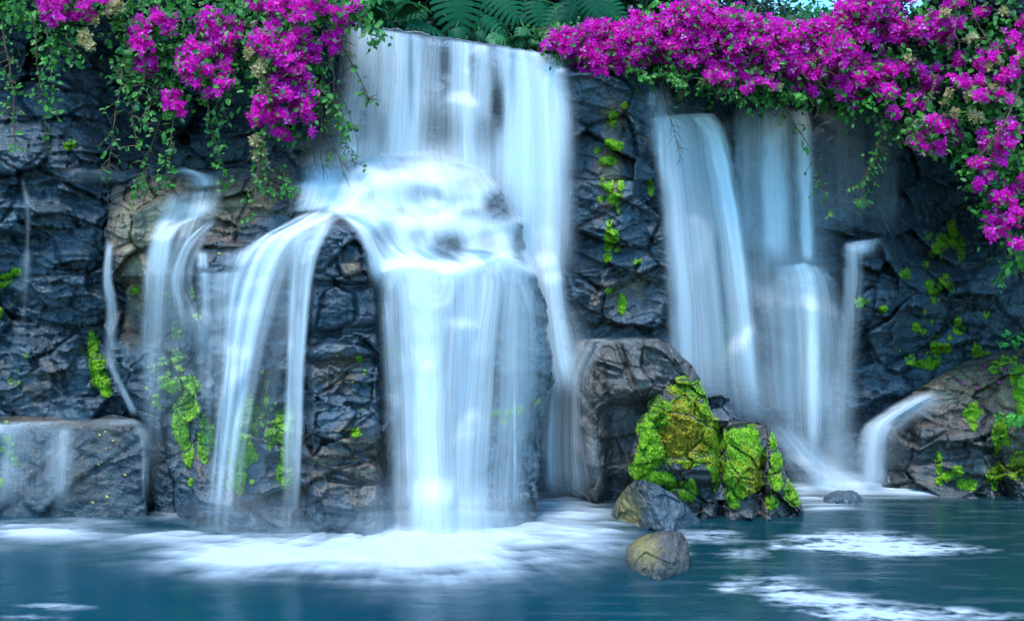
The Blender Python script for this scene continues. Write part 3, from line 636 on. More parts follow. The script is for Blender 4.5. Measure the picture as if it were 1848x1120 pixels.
put(r,
    sheet('lace', [[(300, 345), (360, 336), (410, 334)], [(280, 390), (350, 380), (400, 372)], [(266, 440), (330, 430), (380, 420)], [(256, 500), (310, 500), (350, 490)], [(252, 600), (310, 600), (370, 600)], [(250, 750), (310, 750), (390, 750)], [(250, 930), (310, 930), (390, 930)]], [left], M['veil'], [.5, .7, .45, .6, .7, .4, .5, .3], .09, fade=(.06, .3), edge=.12, seed=59, vden=[1, 1, .9, .8, .5, .25, .15]),
    sheet('runnel', [[(300, 352), (400, 338)], [(285, 390), (395, 375)], [(272, 420), (330, 412)], [(262, 470), (312, 470)], [(258, 530), (310, 530)]], [left], M['drape'], [.5, .8, .4, .7, .3], .06, fade=(.2, .35), edge=.2, seed=21),
    sheet('runnel', [[(300, 400), (340, 396)], [(278, 430), (318, 428)], [(266, 500), (312, 500)], [(262, 620), (306, 620)], [(258, 760), (300, 760)], [(255, 920), (290, 920)]], [left], M['fall'], [.5, .9, .8, .4], .1, fade=(.12, .2), edge=.2, seed=22, vden=[1, 1, .7, .45, .3, .2, .15]),
    sheet('step', [[(330, 366), (392, 362)], [(332, 392), (380, 390)]], [left], M['veil'], [.6, .6], .05, fade=(.3, .4), edge=.2, seed=23),
    sheet('rill', [[(370, 400), (398, 396)], [(330, 440), (360, 430)], [(312, 480), (338, 476)], [(306, 520), (336, 520)], [(318, 570), (356, 560)], [(345, 630), (386, 620)], [(360, 720), (400, 720)]], [left], M['fall'], [.6, .8, .5], .09, fade=(.08, .3), edge=.16, seed=24, vden=[.8, .8, .9, .8, .6, .4, .2]),
    sheet('top_flow', [[(300, 308), (330, 300), (392, 318)], [(325, 318), (370, 322), (400, 324)], [(345, 345), (375, 340), (402, 338)]], [left, cliff], M['drape'], [.4, .8, .7], .07, fade=(.2, .2), edge=.2, seed=25))
r = fall_thing(195, 430, 12.7, 'narrow curling trickle beside the bright green moss strip at the left wall')
put(r, sheet('trickle', [[(192, 428), (206, 430)], [(184, 500), (204, 500)], [(190, 560), (214, 555)], [(188, 640), (212, 640)], [(196, 670), (214, 668)], [(216, 710), (230, 704)], [(238, 755), (254, 750)]], [left, cliff], M['fall'], [.8, 1., .8], .07, fade=(.06, .06), edge=.25, seed=26, vden=[.7, .6, .4, .35, .6, .75, .6]),
    sheet('trickle', [[(228, 758), (258, 752)], [(246, 790), (272, 785)], [(252, 850), (270, 850)], [(254, 920), (270, 920)]], [block, left], M['veil'], [.3, .5, .3], .04, fade=(.2, .3), edge=.3, seed=27),
    sheet('ledge_film', [[(-40, 760), (60, 757), (160, 754), (250, 752)], [(-40, 778), (60, 768), (160, 763), (250, 760)], [(-40, 800), (60, 788), (160, 776), (250, 770)]], [block], M['drape'], [.5, .6, .35, .2, .15, .3, .3], .03, fade=(.3, .5), edge=.04, seed=28))
r = fall_thing(42, 320, 12.7, 'faint thin trickle on the far left dark wall')
put(r, sheet('trickle', [[(34, 318), (42, 316)], [(40, 360), (56, 360)], [(42, 448), (56, 448)], [(34, 470), (60, 470)], [(32, 560), (54, 560)], [(30, 680), (52, 680)]], [cliff], M['veil'], [.6, .9, .6], .1, fade=(.12, .5), edge=.3, seed=29, vden=[.55, .5, .4, .7, .4, .2]),
    sheet('trickle', [[(100, 300), (240, 305)], [(100, 330), (250, 340)]], [cliff], M['veil'], [.2, .3, .2], .1, fade=(.2, .5), edge=.2, seed=30))
r = fall_thing(120, 770, 12.2, 'thin film of water sliding over the low block beneath the left wall')
put(r, sheet('film', [[(0, 770), (60, 768), (140, 766)], [(-10, 830), (60, 830), (140, 830)], [(-20, 925), (60, 925), (130, 925)]], [block], M['veil'], [.5, .45, .3, .2, .55, .2], .05, fade=(.1, .3), edge=.1, seed=31))

# right-hand falls
r = fall_thing(1240, 205, 14.1, 'arched fall with a bold curving right strand, behind the big cracked boulder')
put(r,
    sheet('veil', [[(1180, 206), (1240, 204), (1292, 204)], [(1186, 320), (1262, 320), (1330, 320)], [(1200, 560), (1285, 560), (1370, 560)], [(1210, 800), (1300, 800), (1400, 800)]], [cliff], M['soft'], [.35, .55, .5, .5, .6, .4], .3, fade=(.06, .2), edge=.15, seed=57),
    sheet('feed', [[(1165, 150), (1205, 150)], [(1160, 210), (1230, 208)], [(1172, 300), (1215, 300)]], [cliff], M['veil'], [.5, .7, .5], .15, fade=(.2, .3), edge=.2, seed=32),
    sheet('arch', [[(1176, 212), (1235, 203), (1286, 202)], [(1182, 232), (1250, 222), (1303, 225)], [(1186, 300), (1262, 300), (1322, 300)], [(1196, 400), (1275, 400), (1342, 400)], [(1206, 540), (1290, 540), (1360, 540)], [(1212, 680), (1300, 680), (1375, 680)], [(1220, 800), (1305, 800), (1392, 800)]], [cliff], M['fall'],
        [.6, 1., .95, .8, .7, .7, .8, 1., 1.15, 1.15, .7], .14, fade=(.04, .2), edge=.08, seed=33, bow=.15, vden=[1.1, 1, .85, .7, .6, .5, .45]),
    sheet('arch_strand', [[(1232, 206), (1288, 203)], [(1262, 240), (1306, 240)], [(1285, 330), (1328, 330)], [(1310, 470), (1350, 470)], [(1326, 620), (1366, 620)], [(1340, 780), (1390, 780)]], [cliff], M['fall'], [.6, 1., 1.2, .8], .24, fade=(.06, .2), edge=.25, seed=34, bow=.1, vden=[1, 1, .95, .9, .8, .6]),
    sheet('inner_strand', [[(1184, 294), (1232, 290)], [(1190, 340), (1230, 340)], [(1205, 460), (1240, 460)], [(1212, 640), (1250, 640)]], [cliff], M['fall'], [.5, .9, .5], .22, fade=(.06, .5), edge=.25, seed=35, vden=[1, .9, .7, .5, .3]))
r = fall_thing(1450, 190, 14.4, 'slender bright fall breaking on a knob halfway down, right of the arched fall')
put(r,
    sheet('veil', [[(1300, 190), (1400, 184), (1500, 184)], [(1305, 320), (1405, 320), (1510, 320)], [(1320, 560), (1420, 560), (1530, 560)], [(1340, 800), (1440, 800), (1560, 800)]], [cliff], M['soft'], [.35, .5, .55, .6, .5, .3], .3, fade=(.1, .12), edge=.2, seed=56, vden=[.6, .8, 1, 1.1]),
    sheet('veil', [[(1325, 192), (1375, 186), (1425, 182)], [(1328, 320), (1375, 320), (1425, 320)], [(1335, 490), (1385, 490), (1430, 490)]], [cliff], M['veil'], [.35, .5, .4, .45, .7, .8, .6], .10, fade=(.06, .25), edge=.06, seed=36),
    sheet('strand', [[(1372, 190), (1415, 190)], [(1374, 340), (1420, 340)], [(1378, 490), (1425, 490)]], [cliff], M['veil'], [.9, 1.1, .9, 1.], .16, fade=(.1, .2), edge=.15, seed=37),
    sheet('strand', [[(1418, 196), (1462, 194)], [(1424, 230), (1470, 230)], [(1432, 330), (1472, 330)], [(1440, 480), (1474, 480)]], [cliff], M['fall'], [.6, 1.1, 1.2, .9], .2, fade=(.08, .06), edge=.22, seed=38),
    sheet('lower_fall', [[(1398, 482), (1450, 472), (1486, 482)], [(1400, 505), (1460, 495), (1510, 510)], [(1408, 580), (1468, 580), (1530, 580)], [(1412, 700), (1468, 700), (1535, 700)], [(1415, 840), (1472, 840), (1540, 840)]], [cliff], M['fall'], [.3, .6, .45, .8, 1., .55, .5, .4, .2], .28, fade=(.06, .15), edge=.12, seed=39, vden=[1.15, 1, .85, .8, .8, .8]),
    sheet('strand', [[(1446, 478), (1480, 478)], [(1450, 600), (1484, 600)], [(1452, 840), (1482, 840)]], [cliff], M['fall'], [.8, 1.2, .8], .36, fade=(.1, .2), edge=.3, seed=40, vden=[1, .95, .85, .7]))
r = fall_thing(1560, 200, 14.5, 'faintest misty veil over dark rock, furthest right of the tall falls')
put(r, sheet('veil', [[(1475, 186), (1560, 190), (1625, 205)], [(1480, 320), (1560, 320), (1625, 320)], [(1490, 430), (1560, 430), (1620, 440)]], [cliff], M['veil'], [.35, .3, .42, .2, .38, .3], .12, fade=(.1, .3), edge=.1, seed=41))
r = fall_thing(1565, 432, 13.9, 'small pale fall slipping off a short shelf near the dark right wall')
put(r,
    sheet('shelf_film', [[(1528, 436), (1570, 430), (1606, 424)], [(1518, 448), (1565, 444), (1600, 436)], [(1510, 470), (1560, 470), (1592, 462)]], [cliff], M['drape'], [.9, .8, .5, .2], .05, fade=(.2, .5), edge=.2, seed=42),
    sheet('small_fall', [[(1522, 436), (1562, 434)], [(1520, 500), (1560, 500)], [(1512, 640), (1552, 640)], [(1505, 840), (1545, 840)]], [cliff], M['veil'], [.6, .8, .6], .14, fade=(.04, .2), edge=.15, seed=43, vden=[1, .8, .5, .4]))
r = fall_thing(1650, 715, 14.0, 'low fan of water sliding left off the brown ledge into the pool')
put(r,
    sheet('slide', [[(1690, 694), (1712, 712)], [(1640, 712), (1680, 728)], [(1590, 742), (1640, 752)], [(1556, 768), (1610, 772)], [(1545, 800), (1604, 800)], [(1540, 886), (1602, 886)]], [right, cliff], M['fall'], [.5, .95, .5, .85, .35, .6, .2], .08, fade=(.2, .06), edge=.2, seed=45, vden=[.6, .9, .9, .9, .75, .65]),
    sheet('slide', [[(1700, 690), (1730, 716)], [(1650, 722), (1700, 742)], [(1600, 765), (1640, 775)], [(1588, 800), (1632, 800)], [(1584, 884), (1630, 884)]], [right, cliff], M['veil'], [.5, .7, .4, .6], .06, fade=(.2, .2), edge=.25, seed=62, vden=[.7, .7, .6, .3, .2]),
    sheet('slide', [[(1680, 700), (1700, 714)], [(1620, 728), (1652, 740)], [(1560, 770), (1612, 776)], [(1550, 885), (1600, 885)]], [right, cliff], M['fall'], [.6, .8, .6], .14, fade=(.12, .08), edge=.2, seed=46, vden=[.6, .8, .8, .6]))
r = fall_thing(1450, 790, 13.6, 'white froth sliding down behind the right hump of the mossy boulder')
put(r, sheet('slide', [[(1340, 730), (1440, 745)], [(1370, 770), (1470, 790)], [(1400, 820), (1530, 840)], [(1420, 862), (1610, 868)], [(1430, 892), (1660, 892)]], [cliff], M['soft'], [.5, .95, 1., .9, .7, .4], .4, fade=(.3, .1), edge=.25, seed=47, dmax=13.8, vden=[.5, .8, 1, 1, .9]),
    sheet('slide', [[(1400, 690), (1560, 700)], [(1400, 790), (1580, 800)], [(1410, 890), (1620, 890)]], [cliff], M['soft'], [.4, .7, .8, .6, .4], .6, fade=(.6, .1), edge=.3, seed=61, vden=[.4, .7, 1]))
r = fall_thing(1015, 650, 12.6, 'smoky blue veil wrapping the left shoulder of the cracked boulder')
put(r,
    sheet('veil', [[(990, 640), (1055, 612), (1100, 612)], [(985, 690), (1030, 670), (1070, 670)], [(978, 770), (1025, 770), (1075, 770)], [(974, 900), (1030, 905), (1100, 900)]], [dark_b, cliff], M['veil'], [1., .9, .75, .45], .07, fade=(.1, .15), edge=.12, seed=48, vden=[.7, .8, .8, .9]),
    sheet('veil', [[(985, 690), (1030, 690)], [(975, 780), (1040, 780)], [(972, 905), (1075, 905)]], [dark_b, cliff], M['fall'], [.8, .7, .3], .12, fade=(.2, .1), edge=.2, seed=49, vden=[.6, .5, .6, .7]),
    sheet('top_film', [[(1050, 608), (1200, 606)], [(1048, 616), (1205, 614)], [(1050, 626), (1200, 622)]], [dark_b], M['veil'], [.6, .3, .2, .1], .03, fade=(.4, .5), edge=.2, seed=50))
# ------------------------------------------------------------------ moss
def moss_mat():
    t = NT('moss'); o = t.obj(); y = t.attr('yel')
    n = t.noise(o, 7., 5, .65); g = t.noise(o, 38., 5, .7); k = t.noise(o, 150., 3, .7)
    c = t.mix(t.ramp(n, [(.35, 0.), (.66, 1.)]), (.15, .42, .004), (.42, .76, .015))
    yf = t.math('ADD', y, t.math('MULTIPLY', t.math('SUBTRACT', n, .5), 1.7))
    c = t.mix(t.ramp(yf, [(.35, 0.), (.72, 1.)]), c, t.mix(t.ramp(g, [(.38, 0.), (.6, 1.)]), (.20, .15, .006), (.66, .48, .01)))
    c = t.mix(t.ramp(g, [(.36, .75), (.55, 0.)]), c, (.03, .07, .006))
    b = t.bump(t.math('ADD', g, t.math('MULTIPLY', k, .5)), .9, .03)
    p = t.n('ShaderNodeBsdfPrincipled', None, Base_Color=c, Roughness=.85, Normal=b)
    return t.done(p.outputs[0])
M['moss'] = moss_mat()

def moss(body, blobs, thick=.05, seed=0, yel=0., wild=.62, step=1.5, lump=.034, name='moss_patch', label=None):
    B = np.array(blobs, float)
    x0, x1 = (B[:, 0] - B[:, 2] * 1.5).min(), (B[:, 0] + B[:, 2] * 1.5).max(); y0, y1 = (B[:, 1] - B[:, 3] * 1.5).min(), (B[:, 1] + B[:, 3] * 1.5).max()
    px, py = np.meshgrid(np.arange(x0 - 4, x1 + 4, step), np.arange(y0 - 4, y1 + 4, step))
    f = np.full(px.shape, -9.)
    for cx, cy, rx, ry in B[:, :4]: f = np.maximum(f, 1 - np.sqrt(((px - cx) / rx) ** 2 + ((py - cy) / ry) ** 2))
    f = f + wild * fbm(np.stack([px / 22., py / 30., px * 0 + seed], -1), 5, 40 + seed)
    f = np.where(body.inside(px, py), f, -1)
    d, _ = body.full(px, py)
    P = unproj(px, py, d)
    w1 = worley(P / lump, 3)[0]; w2 = worley(P / (lump * .38), 5)[0]
    pr = np.sqrt(np.clip(f * 2.2, 0, 1))
    th = thick * .62 * (pr * (.55 + .75 * np.clip(1 - w1, 0, 1)) + .35 * pr * (1 - w2) * .7) - .03 * (f <= 0) - .02 * ss(.1, 0, f)
    V = unproj(px, py + th * 55, d - th)
    nv, nu = px.shape
    G = grid_faces(nv, nu); keep = (f.ravel()[G] > -.03).any(1)
    G = G[keep]
    if not len(G): return
    used = np.unique(G); mp = np.zeros(nv * nu, int); mp[used] = np.arange(len(used))
    yel = yel + (.12 if body is mossy else 0); yv = np.zeros(px.shape) + yel
    if B.shape[1] > 4:
        num = 0; den = 1e-6
        for cx, cy, rx, ry, yy in B:
            wgt = np.exp(-(((px - cx) / rx) ** 2 + ((py - cy) / ry) ** 2)); num = num + wgt * yy; den = den + wgt
        yv = num / den + (.1 if body is mossy else 0)
    Vv = V.reshape(-1, 3)[used]; Fc = mp[G]; yl = yv.ravel()[used]; fv = f.ravel()[used]
    # short fronds standing up off the cushion
    q = np.random.RandomState(seed + 900); ok = np.where(fv > .02)[0]; n = int(len(ok) * .55)
    if n:
        k = q.choice(ok, n); p = Vv[k] + q.normal(size=(n, 3)) * .006
        z = np.array([0, -.75, .35]) + q.normal(size=(n, 3)) * .55; z /= np.linalg.norm(z, axis=1)[:, None]
        x = np.cross(z, q.normal(size=(n, 3))); x /= np.linalg.norm(x, axis=1)[:, None]
        s_ = (.012 + .016 * q.uniform(size=n))[:, None]
        T = np.stack([p - x * s_ * .4, p + x * s_ * .4, p + x * s_ * .15 + z * s_, p - x * s_ * .15 + z * s_], 1)
        Fc = np.concatenate([Fc, (np.arange(4)[None] + (np.arange(n) * 4)[:, None]) + len(Vv)]); Vv = np.concatenate([Vv, T.reshape(-1, 3)])
        yl = np.concatenate([yl, np.repeat(yl[k] + q.normal(0, .12, n), 4)])
    o = mesh(name, Vv, Fc, M['moss'], body.obj, True, {'yel': yl})
    if label: o['label'] = label
    if name == 'moss_specks': o['kind'] = 'stuff'

def specks(cx, cy, rx, ry, n, r, seed):
    q = np.random.RandomState(seed); L = []
    for _ in range(n):
        s = r * q.uniform(.35, 1.2); L.append((cx + q.normal() * rx * .6, cy + q.normal() * ry * .6, s * q.uniform(.8, 1.4), s))
    return L

moss(left, [(342, 700, 19, 28), (334, 735, 24, 36), (328, 775, 17, 32), (340, 818, 11, 26), (344, 870, 5, 8), (318, 760, 10, 20)], .09, 1, wild=.45)
moss(left, [(374, 770, 12, 20), (372, 800, 15, 34)] + specks(372, 800, 16, 40, 8, 6, 2), .06, 2)
moss(left, [(318, 600, 8, 16), (318, 645, 10, 22), (300, 690, 18, 18)] + specks(300, 690, 36, 40, 14, 6, 3), .06, 3, wild=.7)
moss(left, [(442, 768, 22, 30), (436, 815, 26, 42), (430, 862, 18, 26), (452, 735, 14, 26), (455, 868, 6, 6), (465, 750, 12, 20)], .09, 4, wild=.45)
moss(left, [(488, 782, 12, 30), (512, 760, 20, 26), (520, 745, 14, 18), (516, 790, 17, 30), (517, 856, 17, 28), (514, 825, 7, 14)], .07, 5, wild=.45)
moss(left, [(480, 720, 5, 40)] + specks(478, 720, 14, 50, 9, 5, 5), .04, 6, wild=.7, yel=.2)
moss(left, [(357, 572, 11, 7)], .08, 7); moss(left, [(295, 533, 16, 6)], .08, 8); moss(left, [(347, 530, 6, 15)], .06, 9); moss(left, [(245, 523, 8, 8)], .05, 10)
moss(left, [(648, 648, 6, 6)], .05, 11); moss(left, [(640, 781, 8, 9)], .05, 12); moss(left, name='moss_specks', blobs=specks(640, 680, 30, 40, 6, 3, 6), thick=.03, seed=13)
moss(cliff, [(168, 622, 11, 24), (174, 655, 15, 22), (183, 688, 18, 18), (190, 706, 12, 11)], .08, 14, wild=.4)
moss(cliff, [(125, 262, 10, 9)], .05, 15); moss(cliff, [(4, 505, 20, 14), (30, 490, 10, 7)], .05, 16); moss(cliff, [(0, 566, 7, 9)], .05, 17); moss(cliff, [(47, 640, 5, 4)] + specks(28, 690, 8, 14, 4, 3, 8), .03, 18)
moss(block, name='moss_specks', blobs=specks(14, 830, 26, 50, 14, 5, 9), thick=.03, seed=19)
moss(cliff, [(1112, 264, 17, 9), (1100, 256, 10, 6)], .09, 20, wild=.3); moss(cliff, [(1097, 290, 18, 8)], .09, 21, wild=.3); moss(cliff, [(1078, 271, 6, 6)], .05, 22)
moss(cliff, [(1106, 357, 15, 12), (1098, 335, 10, 12), (1120, 337, 7, 8), (1084, 360, 7, 6), (1088, 330, 7, 8), (1115, 376, 6, 14)], .07, 23, yel=.12, wild=.5)
moss(cliff, [(1100, 405, 7, 9), (1104, 428, 13, 18), (1097, 448, 7, 5), (1113, 450, 6, 5)], .08, 24, wild=.35); moss(cliff, [(1097, 465, 9, 9)], .07, 25, wild=.3)
moss(cliff, [(1123, 550, 9, 20)], .05, 26, wild=.3); moss(cliff, [(1097, 524, 7, 4)], .05, 27); moss(cliff, [(1174, 340, 6, 17)], .05, 28, wild=.3); moss(cliff, [(1150, 473, 8, 5)], .05, 29)
moss(cliff, [(1105, 215, 9, 12), (1128, 190, 6, 6)], .04, 30, yel=.35)
moss(cliff, [(1310, 625, 10, 16), (1310, 652, 11, 12)] + specks(1308, 600, 10, 40, 6, 5, 10), .06, 31, wild=.5); moss(cliff, [(1283, 661, 7, 6)], .06, 32)
moss(cliff, [(1555, 366, 10, 12)], .05, 33); moss(cliff, [(1552, 545, 13, 9)], .06, 34); moss(cliff, [(1595, 558, 7, 9)], .06, 35)
moss(cliff, [(1672, 656, 26, 10), (1645, 650, 10, 8)], .09, 36, wild=.3); moss(cliff, [(1692, 628, 14, 10), (1708, 630, 10, 9)], .08, 37, wild=.35)
moss(cliff, [(1765, 634, 13, 15)], .08, 38, wild=.35); moss(cliff, [(1730, 597, 10, 10), (1728, 578, 8, 6)], .06, 39, wild=.5); moss(cliff, [(1655, 590, 9, 9)], .06, 40)
moss(cliff, name='moss_specks', blobs=specks(1700, 620, 50, 30, 14, 6, 12), thick=.05, seed=41); moss(cliff, [(1690, 445, 12, 10), (1700, 430, 14, 8)] + specks(1690, 460, 30, 40, 12, 9, 13), .05, 42, yel=.2, wild=.7)
moss(cliff, [(1735, 455, 8, 24), (1720, 425, 9, 22)], .05, 43, yel=.45, wild=.6); moss(cliff, name='moss_specks', blobs=specks(1685, 530, 30, 40, 12, 8, 14), thick=.05, seed=44, yel=.3)
moss(dome, [(925, 742, 18, 12), (892, 744, 20, 7), (910, 760, 10, 8)], .04, 45, yel=.2, wild=.6); moss(dome, [(968, 724, 9, 6)], .04, 46, yel=.2); moss(dome, [(912, 650, 5, 8)], .04, 47); moss(dome, [(704, 638, 20, 7)], .04, 48)
moss(right, [(1745, 872, 20, 11)], .08, 49, wild=.35); moss(right, [(1712, 857, 13, 10), (1730, 848, 10, 8)], .07, 50); moss(right, [(1695, 870, 9, 8)], .07, 51); moss(right, [(1792, 862, 11, 20)], .06, 52)
moss(right, [(1693, 832, 6, 24)], .05, 53, yel=.25); moss(right, [(1757, 752, 9, 24)] + specks(1755, 760, 14, 26, 6, 6, 15), .04, 54); moss(right, [(1838, 690, 16, 36), (1842, 735, 8, 24)], .06, 55, wild=.6)
moss(right, [(1812, 770, 10, 40), (1798, 790, 8, 30)], .04, 56, yel=.35, wild=.6); moss(right, [(1815, 850, 30, 16), (1840, 828, 20, 16)], .04, 57, yel=.55, wild=.7); moss(right, [(1796, 668, 12, 6), (1800, 655, 10, 5), (1820, 650, 16, 5)], .05, 58)
moss(mossy, [(1240, 700, 30, 22, .35), (1258, 705, 14, 20, .1), (1235, 750, 50, 36, .6), (1222, 790, 42, 46, .85), (1260, 790, 34, 42, .75), (1250, 828, 40, 14, .1), (1270, 750, 18, 34, .0)], .085, 60, wild=.35, lump=.05, label='yellow and green moss hummocks on the taller hump')
moss(mossy, [(1192, 745, 28, 30, .0), (1176, 775, 26, 34, -.1), (1182, 815, 32, 26, 0.), (1162, 830, 22, 18, .0)], .08, 61, wild=.45)
moss(mossy, [(1152, 850, 24, 14, -.3), (1186, 862, 28, 14, -.3), (1165, 862, 18, 10, -.3)], .10, 62, wild=.3)
moss(mossy, [(1212, 872, 10, 18, -.2), (1232, 884, 9, 20, -.2), (1248, 882, 9, 22, -.2)], .08, 63, wild=.4)
moss(mossy, [(1284, 800, 18, 46, .1), (1296, 840, 14, 30, .4), (1286, 770, 13, 24, 0.)], .07, 64, wild=.5)
moss(mossy, [(1335, 795, 40, 26, .2), (1352, 785, 22, 16, .0), (1345, 825, 36, 36, .35), (1355, 860, 20, 34, .65), (1330, 855, 24, 30, .1)], .085, 65, wild=.4, label='green moss apron on the lower hump')
moss(mossy, [(1322, 893, 22, 14, .1), (1325, 910, 12, 8, .1)], .07, 66, wild=.4); moss(mossy, [(1296, 882, 8, 8, -.2)], .07, 67)
moss(mossy, [(1396, 796, 8, 16, .0), (1402, 832, 12, 16, .0), (1400, 868, 14, 20, .2), (1393, 905, 14, 14, .2)], .08, 68, wild=.45)
moss(mossy, [(1427, 885, 12, 22, .2), (1436, 905, 10, 10, .2)], .06, 69, wild=.5)

# ------------------------------------------------------------------ plants
def leaf_mat(name, a, b, trans=.35, rough=.45, gloss=True, c3=None):
    t = NT(name); r = t.attr('rnd'); o = t.obj()
    c = t.ramp(r, [(0., a), (.75, b), (1., c3 or b)])
    n = t.noise(o, 30., 3); c = t.mix(t.ramp(n, [(.35, .35), (.6, 0.)]), c, t.mix(.6, c, (.0, .0, .0)))
    d = t.n('ShaderNodeBsdfPrincipled', None, Base_Color=c, Roughness=rough); d.inputs['Specular IOR Level'].default_value = .5 if gloss else .15
    tr = t.n('ShaderNodeBsdfTranslucent', None, Color=c)
    return t.done(t.n('ShaderNodeMixShader', None, _0=trans, _1=d.outputs[0], _2=tr.outputs[0]).outputs[0])
M['leaf'] = leaf_mat('bougainvillea_leaf', (.012, .11, .03), (.10, .38, .04))
M['bract'] = leaf_mat('magenta_bract', (.84, .0, .44), (.98, .03, .62), .4, .6, False, (1., .32, .78))
M['dry'] = leaf_mat('cream_bract', (.42, .32, .10), (.62, .52, .26), .35, .7, False)
M['twig'] = leaf_mat('twig_bark', (.05, .03, .022), (.16, .10, .06), 0., .8, False)
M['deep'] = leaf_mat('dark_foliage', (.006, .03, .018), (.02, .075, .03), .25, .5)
M['tropic'] = leaf_mat('glossy_tropical_leaf', (.004, .07, .035), (.010, .13, .05), .3, .5, False)
M['fern'] = leaf_mat('fern_green', (.02, .14, .035), (.04, .22, .05), .35, .5)
M['bark'] = leaf_mat('bark', (.05, .042, .035), (.12, .10, .085), 0., .9, False)

LEAF_V = np.array([(0, 0, 0), (.38, -.30, .05), (.78, -.20, .03), (1, 0, -.08), (.78, .20, .03), (.38, .30, .05), (.42, 0, -.04)])
LEAF_F = np.array([(0, 1, 6, 6), (1, 2, 3, 6), (6, 3, 4, 5), (0, 6, 5, 5)])
LEAF_F = np.array([(0, 1, 2, 6), (6, 2, 3, 4), (0, 6, 4, 5)])
def _br():
    V, Fc = [], []
    for k in range(3):
        a = k * 2.094
        for x, y, z in ((.05, 0, 0), (.5, -.36, .28), (1., 0, .30), (.5, .36, .28)):
            V.append((x * math.cos(a) - y * math.sin(a), x * math.sin(a) + y * math.cos(a), z))
        Fc.append([k * 4 + i for i in range(4)])
    return np.array(V), np.array(Fc)
BR_V, BR_F = _br()

def scatter(bag, pos, size, face, tip, spread, tv, tf, rs, rnd=None):
    """copies of one small blade: each turned to FACE a rough direction with its TIP another"""
    N = len(pos)
    if not N: return
    z = np.asarray(face, float) + rs.normal(size=(N, 3)) * spread; z /= np.linalg.norm(z, axis=1)[:, None]
    x = np.asarray(tip, float) + rs.normal(size=(N, 3)) * .8; x -= z * (x * z).sum(1)[:, None]; x /= np.linalg.norm(x, axis=1)[:, None] + 1e-9
    y = np.cross(z, x)
    V = np.asarray(pos)[:, None] + np.asarray(size)[:, None, None] * (tv[None, :, :1] * x[:, None] + tv[None, :, 1:2] * y[:, None] + tv[None, :, 2:] * z[:, None])
    k = len(tv); Fc = (tf[None] + (np.arange(N) * k)[:, None, None]).reshape(-1, tf.shape[1])
    bag.add(V.reshape(-1, 3), Fc, np.repeat(rs.uniform(0, 1, N) if rnd is None else rnd, k))

def inpoly(poly, x, y):
    P = np.array(poly, float); c = np.zeros(x.shape, bool); j = len(P) - 1
    for i in range(len(P)):
        (xi, yi), (xj, yj) = P[i], P[j]
        m = ((yi > y) != (yj > y)) & (x < (xj - xi) * (y - yi) / (yj - yi + 1e-9) + xi)
        c ^= m; j = i
    return c

def fill(poly, n, rs):
    P = np.array(poly, float); lo, hi = P.min(0), P.max(0); out = np.zeros((0, 2))
    while len(out) < n:
        q = rs.uniform(lo, hi, (n * 2, 2)); out = np.concatenate([out, q[inpoly(poly, q[:, 0], q[:, 1])]])
    return out[:n]

def vine_px(root, name, path, d, rs, rad=.008, leaf=0, leafbag=None, twigs=0, mat='twig', size=13, sag=0.):
    """one trailing stem through picture points, with its own side twigs"""
    P = np.array(path, float); k = np.linspace(0, 1, len(P)); n = max(14, int(np.abs(np.diff(P, axis=0)).sum() / 9)); u = np.linspace(0, 1, n)
    x = np.interp(u, k, P[:, 0]); y = np.interp(u, k, P[:, 1])
    for _ in range(3): x[1:-1] = (x[:-2] + x[1:-1] * 2 + x[2:]) / 4; y[1:-1] = (y[:-2] + y[1:-1] * 2 + y[2:]) / 4
    x = x + 4 * n1(u * 4 + rs.uniform(0, 50), 1); dd = d + .12 * n1(u * 2 + rs.uniform(0, 50), 2) - .08 * u
    C = unproj(x, y, dd); b = Bag()
    V, Fc = tube_arrays(C, rad * 1.35 * (1 - .7 * u), 5); b.add(V, Fc, .5)
    for _ in range(twigs):
        i = rs.randint(1, n - 1); dirn = rs.normal(size=3) * [1, .7, .6] + [0, -.1, -.5]; dirn /= np.linalg.norm(dirn); ln = rs.uniform(.05, .22)
        q = C[i] + dirn * np.linspace(0, ln, 5)[:, None]; q[:, 2] -= np.linspace(0, 1, 5) ** 2 * ln * .3
        V, Fc = tube_arrays(q, rad * .8 * np.linspace(1, .4, 5), 4); b.add(V, Fc, rs.uniform())
        if leaf and rs.uniform() < .6 and leafbag is not None: scatter(leafbag, q[2:], np.full(3, size * .7 / 140.), (0, -.8, .5), (0, -.1, -.8), .6, LEAF_V, LEAF_F, rs)
    o = b.build(name, M[mat], root, True)
    if leaf and leafbag is not None:
        i = rs.randint(int(n * .1), n, leaf); p = C[i] + rs.normal(size=(leaf, 3)) * [.045, .05, .03]
        scatter(leafbag, p, size / 140. * rs.uniform(.6, 1.2, leaf), (0, -.8, .5), (0, -.2, -.9), .6, LEAF_V, LEAF_F, rs)
    return o

def together(p, link):
    # a spray is one spray: stragglers are drawn in until every bract hangs on another
    p = p.copy()
    for _ in range(60):
        D = np.linalg.norm(p[:, None] - p[None], axis=-1); lab = np.arange(len(p)); A = D < link
        for _ in range(len(p)):
            new = np.where(A, lab[None], len(p)).min(1)
            if (new == lab).all(): break
            lab = new
        u, cnt = np.unique(lab, return_counts=True)
        if len(u) == 1: break
        main = lab == u[cnt.argmax()]; s = lab == u[cnt.argmin()] if cnt.argmin() != cnt.argmax() else lab == u[(cnt.argmax() + 1) % len(u)]
        sub = np.where(main[None] & s[:, None], D, 9e9); i, j = np.unravel_index(sub.argmin(), sub.shape)
        v = p[j] - p[i]; p[s] += v * (1 - link * .8 / np.linalg.norm(v))
    return p

